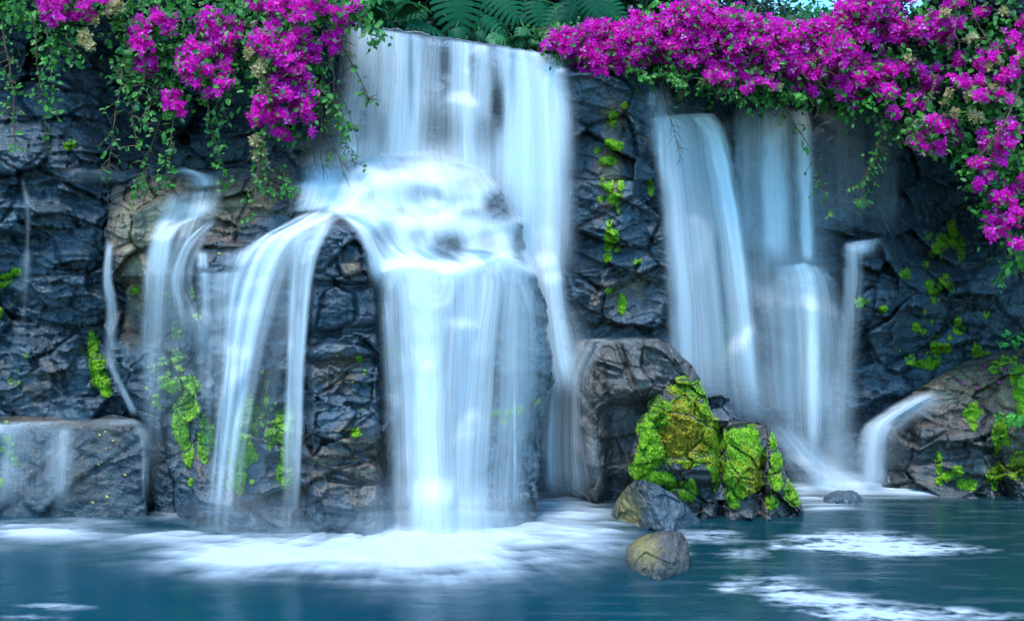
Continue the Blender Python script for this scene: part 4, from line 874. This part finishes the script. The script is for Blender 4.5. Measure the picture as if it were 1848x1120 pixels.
def bougainvillea(label, polys, dfn, rs, dens, flowers, vines, dry=(), fuzz=.0, each=False, leafsz=14, bract=9):
    base = empty('bougainvillea', (0, 0, 0)); tag(base, label, 'flowering shrub', 'bougainvillea above the falls')
    fol = Bag()
    for poly, mul in polys:
        A = np.array(poly, float); x, y = A[:, 0], A[:, 1]; area = .5 * abs(np.dot(x, np.roll(y, 1)) - np.dot(y, np.roll(x, 1)))
        # lumps of leafy shoots
        nl = int(area / 520 * mul); c = fill(poly, nl, rs); keep = fbm(np.stack([c[:, 0] / 60, c[:, 1] / 60, c[:, 0] * 0 + .5], -1), 3, 50) > fuzz - .15
        c = c[keep]; dl = dfn(c[:, 0], c[:, 1]) + rs.uniform(-.3, .45, len(c))
        m = int(18 * dens); i = np.repeat(np.arange(len(c)), m)
        q = rs.normal(size=(len(i), 3)) * [15, 15, .11]
        p = unproj(c[i, 0] + q[:, 0], c[i, 1] + q[:, 1], dl[i] + q[:, 2])
        lumpc = np.clip(rs.normal(.38, .24, len(c)), 0, 1)
        scatter(fol, p, leafsz / 140. * rs.uniform(.6, 1.25, len(p)), (0, -.75, .65), (0, -.25, -.8), .55, LEAF_V, LEAF_F, rs, np.clip(lumpc[i] + rs.normal(0, .18, len(i)), 0, 1))
    allf = Bag()
    for cx, cy, r in flowers:
        b = Bag() if each else allf
        d0 = float(dfn(np.array(cx), np.array(cy))) - .28 + rs.uniform(-.15, .12)
        n = int(np.clip(r * r * .46, 8, 260)); k = max(2, int(n / 9))
        sc = rs.normal(size=(k, 3)) * [r * .72, r * .66, .12]; i = rs.randint(0, k, n)
        q = np.clip(sc[i], [-1.3 * r, -1.2 * r, -.25], [1.3 * r, 1.2 * r, .25]) + np.clip(rs.normal(size=(n, 3)), -1.6, 1.6) * [r * .12 + 3.2, r * .12 + 3.2, .05]
        p = unproj(cx + q[:, 0], cy + q[:, 1], d0 + q[:, 2])
        if each: p = together(p, .058)
        scatter(b, p, bract / 150. * rs.uniform(.6, 1.15, n), (0, -.8, .55), (1, 0, 0), .7, BR_V, BR_F, rs, np.clip(rs.normal(.42, .28, n), 0, 1))
        # a few leaves among the bracts
        nn = n // 4; scatter(fol, p[:nn] + rs.normal(size=(nn, 3)) * .05, leafsz / 140. * rs.uniform(.6, 1, nn), (0, -.7, .7), (0, -.2, -.8), .6, LEAF_V, LEAF_F, rs)
        if each: b.build('flower_cluster', M['bract'], base)
    if not each and allf.V: tag(allf.build('flowers', M['bract'], base), kind='stuff')
    for cx, cy, r in dry:
        db = Bag(); n = int(max(6, r * r * .3)); q = np.clip(rs.normal(size=(n, 3)), -1.5, 1.5) * [r * .5, r * .5, .05]
        scatter(db, together(unproj(cx + q[:, 0], cy + q[:, 1], float(dfn(np.array(cx), np.array(cy))) - .34 + q[:, 2]), .058), bract / 130. * rs.uniform(.7, 1.2, n), (0, -.8, .5), (1, 0, 0), .7, BR_V, BR_F, rs)
        db.build('faded_bract_cluster', M['dry'], base)
    for v in vines:
        vine_px(base, 'vine', v[0], v[1], rs, v[2], v[3], fol, v[4])
    fol.build('foliage', M['leaf'], base)
    return base

rs = np.random.RandomState(21)
dl = lambda x, y: 12.35 + .25 * fbm(np.stack([x / 90., y / 90., x * 0 + 2.], -1), 3, 60) - .15 * ss(60, 240, y) + .2 * ss(300, 0, x)
PL = [([(-30, -40), (650, -40), (640, 30), (620, 70), (590, 90), (560, 120), (540, 170), (520, 150), (470, 160), (420, 130), (395, 160), (350, 120), (300, 115), (262, 115), (230, 70), (215, 30), (150, 60), (100, 40), (40, 50), (0, 30), (-30, 30)], 1.25),
      ([(215, 60), (300, 60), (330, 120), (320, 150), (270, 145), (215, 150), (205, 110)], 1.1), ([(330, 60), (440, 50), (430, 140), (400, 190), (370, 185), (340, 150)], .9),
      ([(455, 60), (560, 80), (575, 200), (565, 235), (520, 255), (460, 225), (450, 140)], 1.), ([(60, 40), (115, 40), (130, 100), (100, 130), (70, 110)], .9), ([(90, 40), (200, 50), (190, 80), (100, 80)], .7), ([(280, 155), (330, 165), (325, 200), (295, 200)], .8), ([(600, -20), (690, -20), (685, 20), (640, 40)], .8)]
FL = [(100, 8, 22), (150, 8, 18), (107, 36, 9), (188, 5, 11), (255, 54, 17), (258, 78, 17), (282, 34, 12), (308, 46, 10), (262, 112, 13), (278, 124, 9), (380, 44, 20), (408, 62, 22), (392, 78, 16), (424, 50, 14), (332, 104, 13), (362, 92, 17), (338, 124, 12), (343, 141, 9),
      (403, 116, 12), (400, 154, 12), (382, 171, 10), (313, 176, 13), (319, 195, 10), (476, 6, 18), (500, 20, 14), (527, 8, 18), (570, 6, 14), (545, 30, 10), (484, 64, 20), (502, 86, 20), (514, 106, 22), (474, 80, 12), (540, 62, 12), (546, 84, 16), (560, 100, 10), (596, 73, 14), (604, 92, 9), (608, 28, 16), (622, 30, 10), (590, 20, 8),
      (514, 132, 20), (536, 132, 18), (528, 116, 16), (497, 154, 13), (510, 171, 15), (541, 160, 19), (548, 180, 12), (556, 195, 10), (557, 212, 8), (562, 236, 5), (470, 190, 14), (486, 204, 13), (511, 208, 11), (524, 218, 7), (508, 240, 9), (516, 248, 8), (467, 219, 9), (536, 146, 16), (250, 120, 7), (372, 130, 10), (352, 120, 10), (640, 10, 8)]
DL = [(154, 68, 13), (160, 84, 7), (210, 13, 12), (198, 22, 7), (468, 128, 11), (476, 112, 8), (480, 158, 11), (484, 170, 8), (462, 256, 9), (470, 276, 10), (476, 296, 8), (464, 286, 5), (170, 40, 7), (450, 96, 8)]
VL = [([(4, 40), (14, 100), (24, 170), (29, 275)], 11.9, .012, 16, 22), ([(60, 30), (66, 110), (78, 170), (84, 260)], 12.1, .007, 20, 8), ([(84, 50), (92, 110), (98, 170), (104, 222)], 12., .007, 46, 4), ([(120, 60), (128, 100), (132, 120)], 12., .007, 24, 3),
      ([(222, 110), (215, 170), (205, 230), (190, 330)], 12., .009, 14, 26), ([(262, 110), (258, 160), (235, 210), (250, 272)], 12., .009, 18, 24), ([(290, 150), (270, 190), (262, 230)], 12.05, .007, 12, 16), ([(312, 190), (308, 240), (303, 290), (300, 332)], 12.05, .008, 60, 6), ([(372, 180), (378, 230), (398, 275), (412, 330)], 12.1, .008, 50, 6),
      ([(480, 230), (468, 270), (464, 320), (446, 392)], 11.9, .014, 10, 34), ([(466, 290), (490, 330), (515, 345), (525, 350)], 11.95, .008, 22, 8), ([(505, 300), (514, 320), (524, 345)], 12., .006, 14, 2),
      ([(545, 150), (575, 200), (600, 240), (622, 320)], 12.2, .008, 0, 26), ([(560, 100), (590, 160), (618, 230), (640, 300)], 12.2, .007, 4, 30), ([(575, 90), (580, 160), (578, 230), (582, 318)], 12.25, .007, 0, 30), ([(590, 80), (605, 150), (600, 210), (606, 290)], 12.2, .007, 4, 26),
      ([(555, 140), (566, 210), (560, 260), (572, 300)], 12.25, .006, 0, 22), ([(605, 60), (630, 110), (655, 150), (668, 185)], 12.1, .009, 16, 14), ([(560, 145), (590, 175), (612, 195), (632, 235)], 12., .008, 60, 5), ([(600, 130), (636, 220), (645, 260), (642, 300)], 12.2, .005, 0, 4), ([(630, 0), (655, 20), (676, 44), (690, 70)], 12., .008, 70, 4), ([(620, 10), (650, 40), (668, 60), (676, 76)], 12., .007, 40, 4),
      ([(320, 130), (300, 190), (262, 300), (255, 330)], 12.05, .006, 8, 20), ([(270, 300), (250, 340), (240, 360)], 12.1, .005, 22, 6), ([(398, 150), (406, 200), (400, 215)], 12.1, .006, 10, 6)]
bougainvillea('magenta bougainvillea trailing over the dark wall left of the widest curtain, with cream faded bracts', PL, dl, rs, .95, FL, VL, DL, fuzz=-.25, each=True)

dr = lambda x, y: 13.3 - .45 * ss(1500, 1848, x) - .25 * ss(60, 400, y) + .28 * fbm(np.stack([x / 80., y / 70., x * 0 + 6.], -1), 3, 61)
rs = np.random.RandomState(22)
PM = [([(990, 66), (1020, 52), (1070, 44), (1130, 40), (1165, 25), (1215, 8), (1300, 8), (1350, 26), (1400, 42), (1480, 46), (1520, 22), (1560, -20), (1600, -30), (1600, 150), (1560, 190), (1500, 178), (1400, 178), (1300, 165), (1200, 148), (1140, 135), (1080, 125), (1040, 112), (1000, 84)], 1.2), ([(1140, 125), (1300, 140), (1420, 150), (1560, 165), (1600, 195), (1530, 196), (1420, 188), (1330, 186), (1220, 168), (1150, 150)], 1.5)]
q = fill([(1000, 72), (1060, 50), (1130, 46), (1210, 14), (1300, 14), (1400, 50), (1490, 48), (1560, -10), (1600, 0), (1580, 130), (1480, 140), (1400, 125), (1300, 112), (1200, 95), (1130, 118), (1080, 120), (1040, 100)], 330, rs)
k = fbm(np.stack([q[:, 0] / 45, q[:, 1] / 30, q[:, 0] * 0 + 7], -1), 3, 62) + .35 * ss(130, 60, q[:, 1]) + .25 * ss(1250, 1100, q[:, 0])
FM = [(a, b, rs.uniform(9, 17)) for (a, b), kk in zip(q, k) if kk > .0]
q = fill([(1180, 90), (1300, 105), (1420, 120), (1580, 130), (1590, 165), (1420, 168), (1300, 150)], 90, rs); k = fbm(np.stack([q[:, 0] / 40, q[:, 1] / 26, q[:, 0] * 0 + 9], -1), 3, 63)
FM += [(a, b, rs.uniform(7, 13)) for (a, b), kk in zip(q, k) if kk > .05]
FM += [(1060, 128, 9), (1078, 122, 11), (1330, 130, 12), (1395, 150, 10), (1240, 110, 10)]
DM = [(a, b, rs.uniform(4, 7)) for a, b in fill([(1250, 80), (1560, 90), (1560, 170), (1400, 175), (1300, 150)], 16, rs)]
VM = [([(1195, 100), (1230, 130), (1245, 165)], 12.9, .012, 8, 8), ([(1205, 95), (1220, 140), (1235, 200)], 12.9, .007, 6, 16), ([(1205, 150), (1210, 210), (1222, 260), (1228, 300)], 13., .006, 0, 16), ([(1250, 140), (1290, 150), (1330, 170)], 12.85, .01, 6, 24), ([(1270, 150), (1320, 140), (1360, 165)], 12.85, .008, 4, 24), ([(1280, 120), (1300, 160), (1340, 180)], 12.85, .007, 6, 22),
      ([(1210, 120), (1190, 170), (1175, 230), (1158, 280)], 13., .006, 0, 10), ([(1400, 170), (1430, 220), (1470, 280), (1500, 390)], 13.3, .007, 6, 24), ([(1440, 170), (1480, 180), (1470, 215)], 12.9, .007, 0, 4), ([(1510, 40), (1500, 90), (1480, 140), (1482, 170)], 12.6, .008, 0, 8), ([(1130, 110), (1160, 130), (1172, 145)], 12.8, .007, 44, 3), ([(1190, 125), (1215, 135), (1222, 155)], 12.8, .007, 40, 3), ([(1330, 60), (1360, 120), (1300, 165)], 12.8, .007, 10, 10),
      ([(960, 55), (990, 50), (1020, 46)], 13.1, .007, 20, 2), ([(985, 85), (1000, 100), (1012, 112)], 13.1, .006, 18, 6), ([(1420, 165), (1440, 175), (1450, 172)], 12.8, .006, 30, 2), ([(1500, 160), (1530, 175), (1540, 190)], 12.8, .006, 30, 2)]
bougainvillea('dense mat of magenta bougainvillea lying along the lip above the arched fall', PM, dr, rs, .8, FM, VM, DM, fuzz=-.3)

rs = np.random.RandomState(23)
PR = [([(1560, -40), (1900, -40), (1900, 320), (1848, 330), (1790, 330), (1750, 310), (1720, 290), (1680, 265), (1640, 225), (1590, 205), (1540, 180), (1550, 80)], 1.35), ([(1740, 280), (1900, 280), (1900, 480), (1830, 480), (1800, 440), (1775, 390), (1760, 330)], 1.2), ([(1590, 195), (1660, 210), (1650, 255), (1610, 245)], .8)]
q = fill(PR[0][0], 300, rs); k = fbm(np.stack([q[:, 0] / 42, q[:, 1] / 36, q[:, 0] * 0 + 3], -1), 3, 64) + .3 * ss(90, 0, q[:, 1]) * ss(1740, 1600, q[:, 0])
FR = [(a, b, rs.uniform(8, 14)) for (a, b), kk in zip(q, k) if kk > .2]
q = fill(PR[1][0], 70, rs); FR += [(a, b, rs.uniform(6, 11)) for a, b in q[:34]]
FR += [(1700, 262, 9), (1674, 268, 6), (1720, 235, 13), (1690, 220, 14), (1610, 205, 10), (1650, 180, 14), (1600, 130, 12), (1795, 425, 8), (1832, 440, 8), (1768, 300, 12)]
DR = [(a, b, rs.uniform(4, 8)) for a, b in fill([(1640, 20), (1840, 20), (1848, 200), (1700, 230), (1640, 120)], 24, rs)]
VR = [([(1600, 190), (1595, 240), (1580, 290), (1545, 350)], 13., .008, 14, 26), ([(1590, 230), (1592, 280), (1560, 310), (1548, 390)], 13., .006, 6, 18), ([(1590, 210), (1588, 255), (1574, 285)], 12.9, .006, 14, 10), ([(1840, 150), (1815, 220), (1780, 270), (1745, 300)], 12.1, .011, 4, 4), ([(1812, 230), (1790, 265), (1775, 290)], 12.1, .009, 0, 2), ([(1690, 150), (1660, 210), (1640, 235)], 12.5, .008, 26, 6), ([(1620, 215), (1622, 240), (1620, 260)], 12.8, .005, 0, 4), ([(1640, 220), (1680, 258), (1700, 275)], 12.7, .007, 14, 6),
      ([(1728, 0), (1724, 60), (1732, 90)], 12.4, .009, 0, 3), ([(1750, 0), (1770, 60), (1800, 90)], 12.4, .007, 0, 5), ([(1820, 460), (1815, 490), (1800, 500)], 12.6, .006, 10, 14), ([(1840, 450), (1838, 480), (1845, 500)], 12.6, .006, 14, 8), ([(1640, 190), (1650, 240), (1660, 262)], 12.7, .006, 40, 3)]
bougainvillea('magenta bougainvillea hanging down the right bank beside the dark crevice', PR, dr, rs, .8, FR, VR, DR, fuzz=-.25)

# --- split-leaf plants on the plateau behind the lip
def split_leaf(n_l=8, fold=.18, droop=.25, narrow=1.):
    """leaf along +x with deep slits between its lobes"""
    V, Fc = [], []
    mid = lambda t: np.array([t, 0, -droop * t * t])
    def width(t): return narrow * .62 * np.sqrt(max(0, np.sin(np.pi * (t * .82 + .17)))) * (1.05 - .55 * t)
    for side in (-1, 1):
        for i in range(n_l):
            t0, t1 = i / n_l, (i + 1) / n_l; gap = .0 if i < 1 else .15
            rows = []
            for s, g in ((0, 0), (.3, 0), (.52, 0), (.58, gap), (.8, gap), (.95, gap * 1.3), (1.05, .62)):
                w = width((t0 + t1) / 2) * s; sh = s * (.30 - .35 * (1 - (t0 + t1) / 2)) * .9
                a, b = t0 + (t1 - t0) * g * .5, t1 - (t1 - t0) * g * .5
                r = []
                for t in (a, b):
                    p = mid(t) + [sh, side * w, fold * w * (1 - .9 * s) - .16 * s * s]; r.append(p)
                rows.append(r)
            for (p, q_), (r_, s_) in zip(rows[:-1], rows[1:]):
                k = len(V); V += [p, q_, s_, r_]; Fc.append([k, k + 1, k + 2, k + 3])
    return np.array(V), np.array(Fc)

def frame_of(face, tip):
    z = np.array(face, float); z /= np.linalg.norm(z); x = np.array(tip, float); x -= z * (x @ z); x /= np.linalg.norm(x); return np.stack([x, np.cross(z, x), z], 0)

def split_plant(label, px, py, d, leaves, rs, mat='tropic'):
    ground = unproj(px, py, d); root = empty('split_leaf_plant', ground); tag(root, label, 'plant', 'split leaf plants behind the lip')
    for lx, ly, ld, size, face, tip, narrow in leaves:
        p = unproj(lx, ly, ld); R = frame_of(face, tip); V, Fc = split_leaf(narrow=narrow, droop=rs.uniform(.1, .3))
        W_ = (V * size) @ R + p - R[0] * size * .45
        b = Bag(); b.add(W_, Fc, np.repeat(np.clip(rs.uniform(.1, .9) + rs.normal(0, .08, len(V) // 4), 0, 1), 4)); lf = b.build('leaf', M[mat], None, True); adopt(lf, root)
        m0 = p - R[0] * size * .45; cv = np.stack([ground + (m0 - ground) * t + [0, 0, .25 * math.sin(t * 3.14)] for t in np.linspace(0, 1, 10)])
        vb = Bag(); V, Fc = tube_arrays(cv, .014, 6); vb.add(V, Fc, .6); st = vb.build('leaf_stalk', M['fern'], None, True); adopt(st, root)
rs = np.random.RandomState(24)
split_plant('big split-leaf plant whose drooping leaf hangs over the middle of the widest curtain', 850, 80, 15.2, [(828, 14, 14.2, .62, (.1, -1, .25), (.12, -.3, -1), 1.15), (893, 45, 14.6, .5, (.3, -.8, .6), (.8, -.3, -.25), .85), (915, 8, 14.8, .55, (.1, -.9, .4), (.5, -.2, -.6), 1.), (825, 62, 14.0, .26, (-.1, -.9, .4), (.2, -.2, -.9), .9), (870, 62, 14.2, .2, (0, -.8, .6), (.3, -.2, -.6), .8)], rs)
split_plant('split-leaf plant with a pale horizontal leaf low over the left end of the lip', 760, 60, 15., [(766, 44, 14.1, .5, (.1, -.7, .75), (.95, -.3, .05), .8), (742, 30, 14.5, .4, (-.2, -.8, .5), (-.5, -.3, -.6), .8), (690, 34, 14.3, .42, (.1, -.5, .85), (.8, -.4, -.2), .7), (720, 10, 14.7, .4, (.2, -.8, .5), (.4, -.3, -.7), .9)], rs)
split_plant('low split-leaf plant with yellowish young leaves at the right end of the lip', 930, 90, 15., [(902, 66, 14., .34, (.1, -.7, .7), (.8, -.2, -.35), .8), (943, 66, 13.9, .32, (.1, -1, .3), (-.1, -.3, -1), .7), (890, 76, 13.9, .16, (0, -.8, .6), (.2, -.4, -.8), .9), (968, 74, 13.8, .22, (0, -.8, .6), (.6, -.4, -.3), .6)], rs, 'fern')
split_plant('tall split-leaf plant with hanging fingered leaves in shade above the flower mat', 1050, 90, 15.6, [(1035, 8, 14.9, .5, (.1, -1, .2), (-.4, -.3, -1), .9), (1072, 6, 14.8, .5, (-.1, -1, .2), (.35, -.3, -1), .9), (1005, 30, 15.1, .5, (0, -.9, .4), (-.6, -.3, -.6), .9), (1105, 18, 15.2, .5, (0, -.9, .3), (.6, -.2, -.7), .9), (975, 25, 15.3, .5, (.3, -.9, .3), (.2, -.3, -.9), .9)], rs)

def fern(label, px, py, d, n, size, rs):
    g = unproj(px, py, d); root = empty('fern', g); tag(root, label, 'fern')
    for k in range(n):
        a = k / n * 6.28 + rs.uniform(-.3, .3); di = np.array([math.cos(a), math.sin(a) * .7 - .35, 0]); t = np.linspace(0, 1, 24)
        c = g + di * (t * size)[:, None] + np.array([0, 0, 1]) * (size * (1.1 * t - 1.05 * t * t))[:, None]
        b = Bag(); V, Fc = tube_arrays(c, .008 * (1 - .7 * t), 4); b.add(V, Fc, .3)
        i = np.repeat(np.arange(3, 24), 2); sd = np.tile([-1, 1], 21); side = np.cross(di / np.linalg.norm(di), [0, 0, 1])
        ln = size * .28 * np.sin(np.pi * (t[i] * .85 + .12))
        x = side * sd[:, None] + di * .45 + [0, 0, -.15]; x /= np.linalg.norm(x, axis=1)[:, None]; z = np.cross(x, np.cross([0, 0, 1.], x)); y = np.cross(z, x)
        V = c[i][:, None] + ln[:, None, None] * (LEAF_V[None, :, :1] * x[:, None] + .5 * LEAF_V[None, :, 1:2] * y[:, None] + LEAF_V[None, :, 2:] * z[:, None])
        b.add(V.reshape(-1, 3), (LEAF_F[None] + (np.arange(42) * 7)[:, None, None]).reshape(-1, 4), rs.uniform())
        adopt(b.build('frond', M['fern'], None), root)
fern('feathery green fern at the left end of the lip above the widest curtain', 705, 38, 14.3, 13, .62, rs)
fern('low feathery fern hanging over the lip between the split leaves', 955, 88, 14.1, 11, .42, rs)
fern('small grassy fern left of the flower mat where the lip ends', 990, 94, 13.9, 11, .3, rs)

# --- shrubs and trees further back on the plateau
def crown(b, c, r, n, size, rs, tilt=(0, -.5, .8), thick=1.):
    k = max(5, n // 90); cl = rs.normal(size=(k, 3)); cl /= np.linalg.norm(cl, axis=1)[:, None]; cl *= rs.uniform(.35, 1, (k, 1)) ** .5; cl = c + cl * r
    i = rs.randint(0, k, n); p = cl[i] + rs.normal(size=(n, 3)) * np.array(r) * .17 * thick
    tone = np.clip(rs.normal(.45, .3, k), 0, 1)
    scatter(b, p, size * rs.uniform(.6, 1.3, n), tilt, (0, 0, -1), .7, LEAF_V, LEAF_F, rs, np.clip(tone[i] + rs.normal(0, .12, n), 0, 1))
    return cl
def tree(kind, label, x, y, z0, h, r, n, size, rs, mat, cat='tree', group=None):
    root = empty(kind, (x, y, z0)); tag(root, label, cat, group)
    b = Bag(); c = np.array([x, y, z0 + h]); cl = crown(b, c, np.array(r), n, size, rs)
    tb = Bag(); m = 12; t = np.linspace(0, 1, m); tp = np.stack([x + .15 * np.sin(t * 3), y + t * 0, z0 - .2 + (h + .2) * t], -1)
    V, Fc = tube_arrays(tp, (.05 + .02 * h) * (1.15 - .8 * t), 8); tb.add(V, Fc, .4)
    lb = Bag()
    for q_ in cl[:9]:
        s = tp[rs.randint(m // 2, m - 1)]; pts = s + (q_ - s) * t[:, None] + np.array([0, 0, .12 * h]) * np.sin(t * 3.14)[:, None] * .4
        V, Fc = tube_arrays(pts, .03 * (1.1 - .8 * t), 5); lb.add(V, Fc, .3)
    adopt(tb.build('trunk', M['bark'], None, True), root); adopt(lb.build('limbs', M['bark'], None, True), root); adopt(b.build('crown', M[mat], None), root)
    return root
rs = np.random.RandomState(25)
G_ = 'dark shrubs on the plateau'
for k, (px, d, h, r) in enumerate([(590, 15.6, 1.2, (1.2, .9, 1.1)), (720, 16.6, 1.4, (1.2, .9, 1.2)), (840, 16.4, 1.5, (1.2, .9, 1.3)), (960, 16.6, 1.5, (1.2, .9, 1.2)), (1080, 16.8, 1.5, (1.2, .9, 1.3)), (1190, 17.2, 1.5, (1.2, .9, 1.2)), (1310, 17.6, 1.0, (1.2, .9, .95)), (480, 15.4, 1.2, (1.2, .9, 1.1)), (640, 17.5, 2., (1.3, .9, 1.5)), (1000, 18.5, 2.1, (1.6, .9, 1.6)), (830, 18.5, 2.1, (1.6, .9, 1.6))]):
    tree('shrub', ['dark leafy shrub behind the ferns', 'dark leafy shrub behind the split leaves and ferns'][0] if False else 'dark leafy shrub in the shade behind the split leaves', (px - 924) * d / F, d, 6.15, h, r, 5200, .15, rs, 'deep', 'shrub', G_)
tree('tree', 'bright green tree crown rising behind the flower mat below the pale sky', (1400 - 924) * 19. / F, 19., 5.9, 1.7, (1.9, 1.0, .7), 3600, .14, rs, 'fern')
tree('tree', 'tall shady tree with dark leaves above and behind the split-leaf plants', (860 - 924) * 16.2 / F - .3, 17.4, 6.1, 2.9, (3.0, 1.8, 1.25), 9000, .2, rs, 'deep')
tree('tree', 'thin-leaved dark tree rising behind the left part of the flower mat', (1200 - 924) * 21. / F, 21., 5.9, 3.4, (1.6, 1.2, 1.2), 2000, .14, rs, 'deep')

# --- small plants rooted on the right ledge, and what has dropped onto the wet rock
def tuft(label, px, py, d0, n, r, rs):
    g = unproj(px, py, d0); root = empty('leafy_plant', g); tag(root, label, 'plant')
    fol, st = Bag(), Bag()
    for k in range(6):
        tip = g + rs.normal(size=3) * [r * .7, r * .4, r * .3] + [0, -r * .4, r * .6]; t = np.linspace(0, 1, 7)[:, None]
        V, Fc = tube_arrays(g + (tip - g) * t + np.array([0, 0, .06]) * np.sin(t * 3.14), .006 * (1.2 - t[:, 0]), 4); st.add(V, Fc, .5)
        q = n // 6; scatter(fol, tip + rs.normal(size=(q, 3)) * r * .26, rs.uniform(.06, .12, q), (0, -.7, .7), (0, -.5, -.3), .6, LEAF_V, LEAF_F, rs, rs.uniform(.3, 1, q))
    adopt(fol.build('foliage', M['fresh'], None), root); adopt(st.build('stems', M['twig'], None, True), root)
M['fresh'] = leaf_mat('fresh_green_leaf', (.02, .20, .03), (.10, .45, .05))
rs = np.random.RandomState(31)
tuft('small bright green leafy plant growing from the crack in the tan blocks of the ledge', 1838, 775, float(right.full(np.array(1838.), np.array(775.))[0]) - .02, 60, .2, rs)
tuft('leafy green plant sprouting on top of the brown ledge where the wall meets it', 1838, 640, 13.7, 110, .3, rs)
for nm, lab, grp, mt, body, L in (('fallen_leaf', 'tiny yellow leaf stuck to the face of the low wet block', 'yellow leaves on the low block', 'yleaf', block, [(178, 782), (188, 778), (191, 806), (176, 836), (202, 795), (224, 856), (191, 893), (165, 905), (120, 845)]),
        ('fallen_leaf', 'tiny yellow leaf lying on the broad brown outcrop', 'yellow leaves on the brown outcrop', 'yleaf', left, [(372, 360), (318, 378), (495, 528), (634, 690), (610, 640), (392, 456)]),
        ('fallen_petal', 'tiny pink petal lying on the wet brown ledge', 'petals on the brown ledge', 'bract', right, [(1690, 715), (1742, 692), (1762, 678), (1775, 660), (1720, 700), (1800, 690), (1735, 755), (1752, 668), (1782, 682), (1808, 668), (1716, 742), (1760, 700), (1732, 684)])):
    if mt not in M: M[mt] = leaf_mat('yellow_leaf', (.45, .30, .02), (.75, .58, .05), .2, .6)
    for x, y in L:
        dd = float(body.full(np.array(float(x)), np.array(float(y)))[0]) - .012
        bb = Bag(); scatter(bb, unproj(x, y, dd)[None], np.array([rs.uniform(.03, .05)]), (0, -1, .5), (1, 0, -.4), .3, LEAF_V, LEAF_F, rs)
        tag(bb.build(nm, M[mt]), lab, 'leaf' if 'leaf' in nm else 'petal', grp)
# ------------------------------------------------------------------ air: thin blue haze, and spray where falls land
def haze(dens):
    t = NT('haze'); v = t.n('ShaderNodeVolumePrincipled', None, Color=(.30, .68, 1., 1), Density=dens, Anisotropy=.0)
    m = t.done(None, v.outputs[0])
    x0, x1, y0, y1, z0, z1 = -14, 14, -2.5, 23, -1., 16
    V = np.array([(x, y, z) for z in (z0, z1) for y in (y0, y1) for x in (x0, x1)]); Fc = np.array([(0, 2, 3, 1), (4, 5, 7, 6), (0, 1, 5, 4), (2, 6, 7, 3), (0, 4, 6, 2), (1, 3, 7, 5)])
    tag(mesh('haze', V, Fc, m, None, False), kind='stuff')
def mist(px, py, d, rx, ry, rz, dens):
    t = NT('spray'); o = t.obj()
    r = t.n('ShaderNodeVectorMath', {'operation': 'LENGTH'}, _0=o).outputs['Value']
    f = t.math('MULTIPLY', t.ramp(r, [(0., 1.), (.5, .45), (1., 0.)], 'EASE'), dens)
    f = t.math('MULTIPLY', f, t.ramp(t.noise(o, 2.2, 3), [(.25, .5), (.75, 1.4)]))
    v = t.n('ShaderNodeVolumePrincipled', None, Color=(.93, .97, 1., 1), Density=f, Anisotropy=.0)
    m = t.done(None, v.outputs[0])
    th, ph = np.meshgrid(np.linspace(0, 2 * np.pi, 25)[:-1], np.linspace(0, np.pi, 13))
    V = np.stack([np.sin(ph) * np.cos(th), np.sin(ph) * np.sin(th), np.cos(ph)], -1)
    ob = mesh('mist', V, grid_faces(13, 24, True), m); tag(ob, kind='stuff')
    ob.location = [float(c) for c in unproj(px, py, d)]; ob.scale = (rx, rz, ry)
for a in MIST: mist(*a)
# ------------------------------------------------------------------ light, sky, camera
SUN_EL, SUN_ROT = math.radians(65), math.radians(205)
w = bpy.data.worlds.new('World'); S.world = w; w.use_nodes = True
nt = w.node_tree; bg = nt.nodes['Background']
sky = nt.nodes.new('ShaderNodeTexSky'); sky.sky_type = 'NISHITA'; sky.sun_disc = False
sky.sun_elevation = SUN_EL; sky.sun_rotation = SUN_ROT; sky.air_density = 1.0; sky.dust_density = .6; sky.ozone_density = 2.0
tint = nt.nodes.new('ShaderNodeMix'); tint.data_type = 'RGBA'; tint.blend_type = 'MULTIPLY'; tint.inputs[0].default_value = 1; tint.inputs[7].default_value = (.55, 1.04, 1.27, 1)
nt.links.new(sky.outputs[0], tint.inputs[6]); nt.links.new(tint.outputs[2], bg.inputs[0]); bg.inputs[1].default_value = .14
L = bpy.data.lights.new('sun', 'SUN'); L.energy = 1.2; L.angle = math.radians(20); L.color = (1, .97, .93)
lo = bpy.data.objects.new('sun', L); COL.objects.link(lo)
# sky texture rotation: sun azimuth measured clockwise from +Y
dirv = np.array([math.sin(SUN_ROT) * math.cos(SUN_EL), math.cos(SUN_ROT) * math.cos(SUN_EL), math.sin(SUN_EL)])
from mathutils import Vector
lo.rotation_euler = Vector(dirv).to_track_quat('Z', 'Y').to_euler(); lo.location = (-3, -4, 12)
cam = bpy.data.cameras.new('camera'); co = bpy.data.objects.new('camera', cam); COL.objects.link(co)
co.location = (0, 0, CAMH); co.rotation_euler = (math.pi / 2, 0, 0)
cam.sensor_width = 36; cam.lens = 36 * F / W; cam.clip_end = 500; cam.clip_start = .1
S.camera = co
S.view_settings.view_transform = 'Standard'; S.view_settings.look = 'None'; S.view_settings.gamma = 1; S.view_settings.exposure = 1.58
c = S.cycles
c.max_bounces = 8; c.diffuse_bounces = 3; c.glossy_bounces = 3; c.transmission_bounces = 4; c.transparent_max_bounces = 48; c.volume_bounces = 1
c.use_denoising = True
c.sample_clamp_indirect = 6
c.volume_step_rate = 4; c.volume_max_steps = 48
